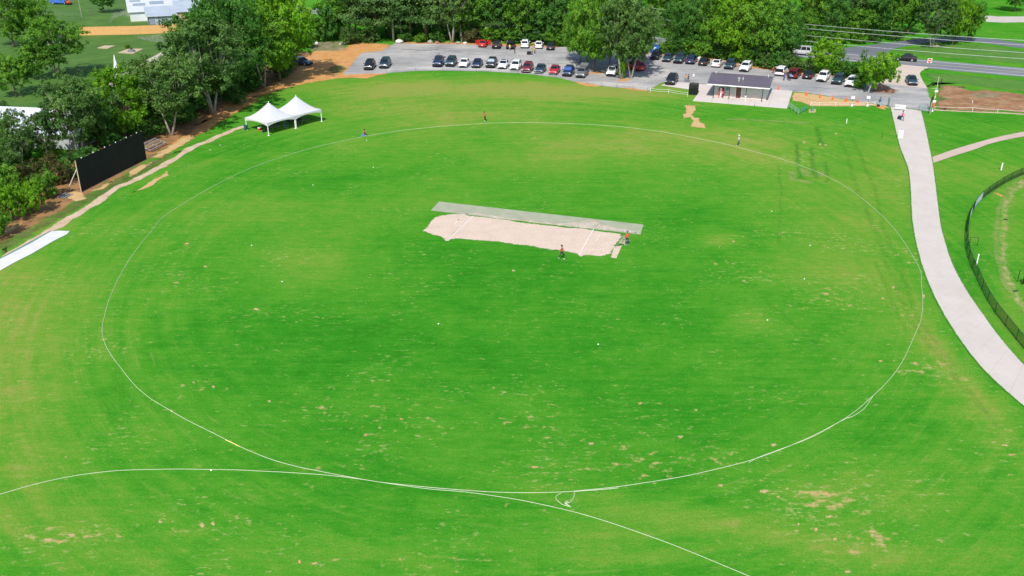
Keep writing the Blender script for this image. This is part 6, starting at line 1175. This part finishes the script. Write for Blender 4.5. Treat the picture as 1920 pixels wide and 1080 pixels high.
def build_people():
    tmp = []
    for L in PEOPLE:
        V, E, R_, T = skeleton(L[5], L[11]); me = bpy.data.meshes.new('sk'); me.from_pydata([tuple(v) for v in V], E, []); o = bpy.data.objects.new('sk', me); COL.objects.link(o)
        md = o.modifiers.new('s', 'SKIN'); md.use_smooth_shade = True; sub = o.modifiers.new('u', 'SUBSURF'); sub.levels = 1; sub.render_levels = 1
        if not me.skin_vertices: me.attributes.new
        sv = me.skin_vertices[0].data if me.skin_vertices else None
        if sv:
            for i, r in enumerate(R_): sv[i].radius = (r, r*(.72 if T[i] in ('shirt', 'pants') and i < 4 else 1)); sv[i].use_root = (i == 0)
        tmp.append((o, V, E, T, L))
    bpy.context.view_layer.update(); dg = bpy.context.evaluated_depsgraph_get()
    for o, V, E, T, L in tmp:
        label, p, rz, shirt, pants, pose, hgt, skin, shoe, hat, group, seed = L
        me = bpy.data.meshes.new_from_object(o.evaluated_get(dg)); me.name = 'body'; me.materials.clear()
        for m in (cloth(shirt), cloth(pants), SKIN[skin], shoe or SHOE): me.materials.append(m)
        mid = [(V[a]+V[b])/2 for a, b in E]; tg = [T[b] for a, b in E]; ix = dict(shirt=0, pants=1, skin=2, shoe=3); M_ = np.array([tuple(q) for q in mid]); 
        cen = np.zeros(len(me.polygons)*3, np.float32); me.polygons.foreach_get('center', cen); cen = cen.reshape(-1, 3)
        near = np.argmin(((cen[:, None, :]-M_[None])**2).sum(-1), 1); me.polygons.foreach_set('material_index', np.array([ix[tg[k]] for k in near], np.int32)); me.update(); me.shade_smooth()
        root = thing('person', label, 'person', tuple(p), rz, group); k = hgt/1.75; root.scale = (k, k, k)
        b = bpy.data.objects.new('body', me); COL.objects.link(b); b.parent = root
        hd = V[7]-Vector((0, 0, .03)); hb = MB()
        hb.lathe([(.100, -.02), (.112, .03), (.108, .08), (.085, .125), (.04, .15), (.01, .155)], 12, (0, .018, 0)); hb.v = [(x+hd.x, y*1.12+hd.y, z+hd.z-.02) for x, y, z in hb.v]
        if hat is not None:
            hb.box((hd.x, hd.y-.13, hd.z-.005), (.16, .12, .02)); hb.build('cap', cloth(hat), root, smooth=False)
        else: hb.build('hair', HAIR, root, smooth=True)
        fc = MB(); fc.box((hd.x, hd.y-.105, hd.z-.045), (.028, .04, .045), taper=.5).build('nose', SKIN[skin], root)
        for s in (-1, 1): MB().box((hd.x+s*.10, hd.y+.01, hd.z-.045), (.02, .045, .06)).build('ear', SKIN[skin], root); MB().box((hd.x+s*.036, hd.y-.094, hd.z-.02), (.026, .012, .012)).build('eye', HAIR, root)
        MB().box((hd.x, hd.y-.092, hd.z-.085), (.05, .012, .010)).build('mouth', plain('lip', (.25, .08, .07)), root)
        bpy.data.objects.remove(o)
Z2 = lambda a, b: G(770+a/4.174, 350+b/4.174)
person('player in red top and dark trousers stepping along the near edge of the pitch', Z2(1180, 566), 1.0, REDC, NAVYC, 'walk', seed=1)
person('player in red with blue cap standing at the right end of the pitch', Z2(1690, 458), 2.7, REDC, NAVYC, 'stand', 1.85, hat=BLUEC, seed=2)
person('player in red top standing on the far boundary rope', G(680/1+1377/6, 100+764/6), -.9, REDC, BLACKC, 'bend', 1.78, seed=3)
person('umpire in white top and dark trousers at the right of the far boundary', G(1360+117/4.91, 180+458/4.91), 1.8, WHITEC, (.02, .06, .07), 'walk', hat=WHITEC, seed=4)
person('person in red top crouching on the boundary rope right of the tents', G(440+1665/k1, 160+645/k1), .6, REDC, BLACKC, 'crouch', 1.85, seed=5)
person('person in pink and navy pulling a dark bag down the path', G(1690.5, 226.5, .055), .35, PINKC, NAVYC, 'walk', 1.75, shoe=SHOED, seed=6)
person('person in blue with a backpack at the left of the path head', G(1648.5, 199.5), 2.6, BLUEC, LBLUE, 'stand', 1.72, hat=NAVYC, seed=7)
person('person in orange top beside the black cage', G(1285, 154.3, .03), .4, ORGC, (.10, .12, .18), 'walk', 1.72, seed=8)
person('person in dark clothes beside the one in orange', G(1290, 154.5, .03), .9, (.05, .04, .05), NAVYC, 'walk', 1.72, seed=9)
person('person in red left of the white car with open tailgate', G(1449, 138.5, .03), .3, (.5, .03, .05), (.25, .03, .04), 'stand', 1.72, seed=10)
person('person in purple behind the white open car', G(1469.5, 151.5, .03), 2.2, PURC, NAVYC, 'stand', 1.72, seed=11)
person('person in blue and red behind the maroon van', G(1481, 152, .03), 2.9, (.10, .25, .55), BLACKC, 'stand', 1.78, seed=12)
person('person in black left of the one in blue behind the maroon van', G(1477.5, 151.5, .03), 2.4, BLACKC, BLACKC, 'stand', 1.70, seed=13)
person('person in pale top between the white open car and the maroon van', G(1476, 143, .03), .2, (.45, .30, .25), BLACKC, 'stand', 1.72, seed=14)
person('person in yellow at the right side of the black estate car', G(940.5, 88, .03), 1.2, YELC, BLACKC, 'stand', 1.72, seed=15)
person('person in yellow leaning into the open tailgate of the black SUV', G(955.5, 95.2, .03), 3.1, YELC, (.25, .27, .30), 'bend', 1.72, seed=16)
person('small person in dark clothes on the gravel below the black SUV', G(965, 101.5, .03), .5, BLACKC, NAVYC, 'stand', 1.35, seed=17)
person('person in yellow and black with the dark trolley', G(997.5, 104, .03), 1.2, (.45, .40, .05), BLACKC, 'stand', 1.72, seed=18)
person('person in yellow right of the dark trolley', G(1002.5, 101.5, .03), 1.0, YELC, BLACKC, 'stand', 1.72, seed=19)
person('person in pale blue between the blue pickup and the grey-green SUV', G(835, 121, .03), .3, LBLUE, (.30, .40, .48), 'stand', 1.78, seed=20)
person('person standing behind the dark blue pickup, only the head showing', G(823, 115, .03), .3, BLACKC, BLACKC, 'stand', 1.75, seed=21)
person('person in pale blue in the shade left of the blue car', G(532, 127), .5, (.35, .55, .62), NAVYC, 'stand', 1.6, seed=22)
for i, (a, b, r, c) in enumerate(((4.1, 4.05, .1, (.03, .03, .04)), (7.4, 3.2, .1, (.04, .05, .08)), (9.2, 3.1, .3, (.05, .04, .04)))):
    person(('person in dark clothes seated at the back of the nearer tent', 'person seated at the left of the farther tent', 'person seated at the right of the farther tent')[i], TP(a, b), tang+r, c, BLACKC, 'sit', 1.75, shoe=SHOED, seed=30+i)
build_people()
def bag(p, rz, w, h, lb, c, wheels=False):
    o = thing('trolley_bag' if wheels else 'kit_bag', lb, 'bag', tuple(p), rz); MB().box((0, 0, h/2+.05), (w, .35, h), taper=.85).build('body', cloth(c), o)
    MB().tube([(-.12, .1, h), (-.12, .25, h+.35), (.12, .25, h+.35), (.12, .1, h)], .015).build('handle', M_STEEL, o)
    for s in (-1, 1): MB().lathe([(.06, -.03), (.06, .03)], 8, (s*w*.4, .1, .06)).build('wheel', M_TRIM, o)
    MB().box((0, -.18, h*.45), (w*.7, .06, h*.4)).build('pocket', cloth(c), o)
bag(G(1686, 223, .055), .5, .75, .55, 'dark wheeled bag pulled by the person in pink', NAVYC, True)
bag(G(992, 102.5, .03), .1, 1.1, .75, 'dark trolley beside the people in yellow', BLACKC, True)
bag(G(1646.5, 200.2), .1, .5, .4, 'dark bag on the ground beside the person in blue', BLACKC)
bag(G(440+1648/k1, 160+655/k1), .2, .7, .3, 'blue and white kit bag in front of the crouching person', (.10, .18, .35))
o = thing('backpack', 'blue backpack on the person at the left of the path head', 'backpack', tuple(G(1648.5, 199.5)), 2.6); MB().box((0, .19, 1.25), (.32, .18, .46), taper=.85).build('body', cloth(BLUEC), o); MB().box((0, .30, 1.18), (.22, .05, .22)).build('pocket', cloth(NAVYC), o)
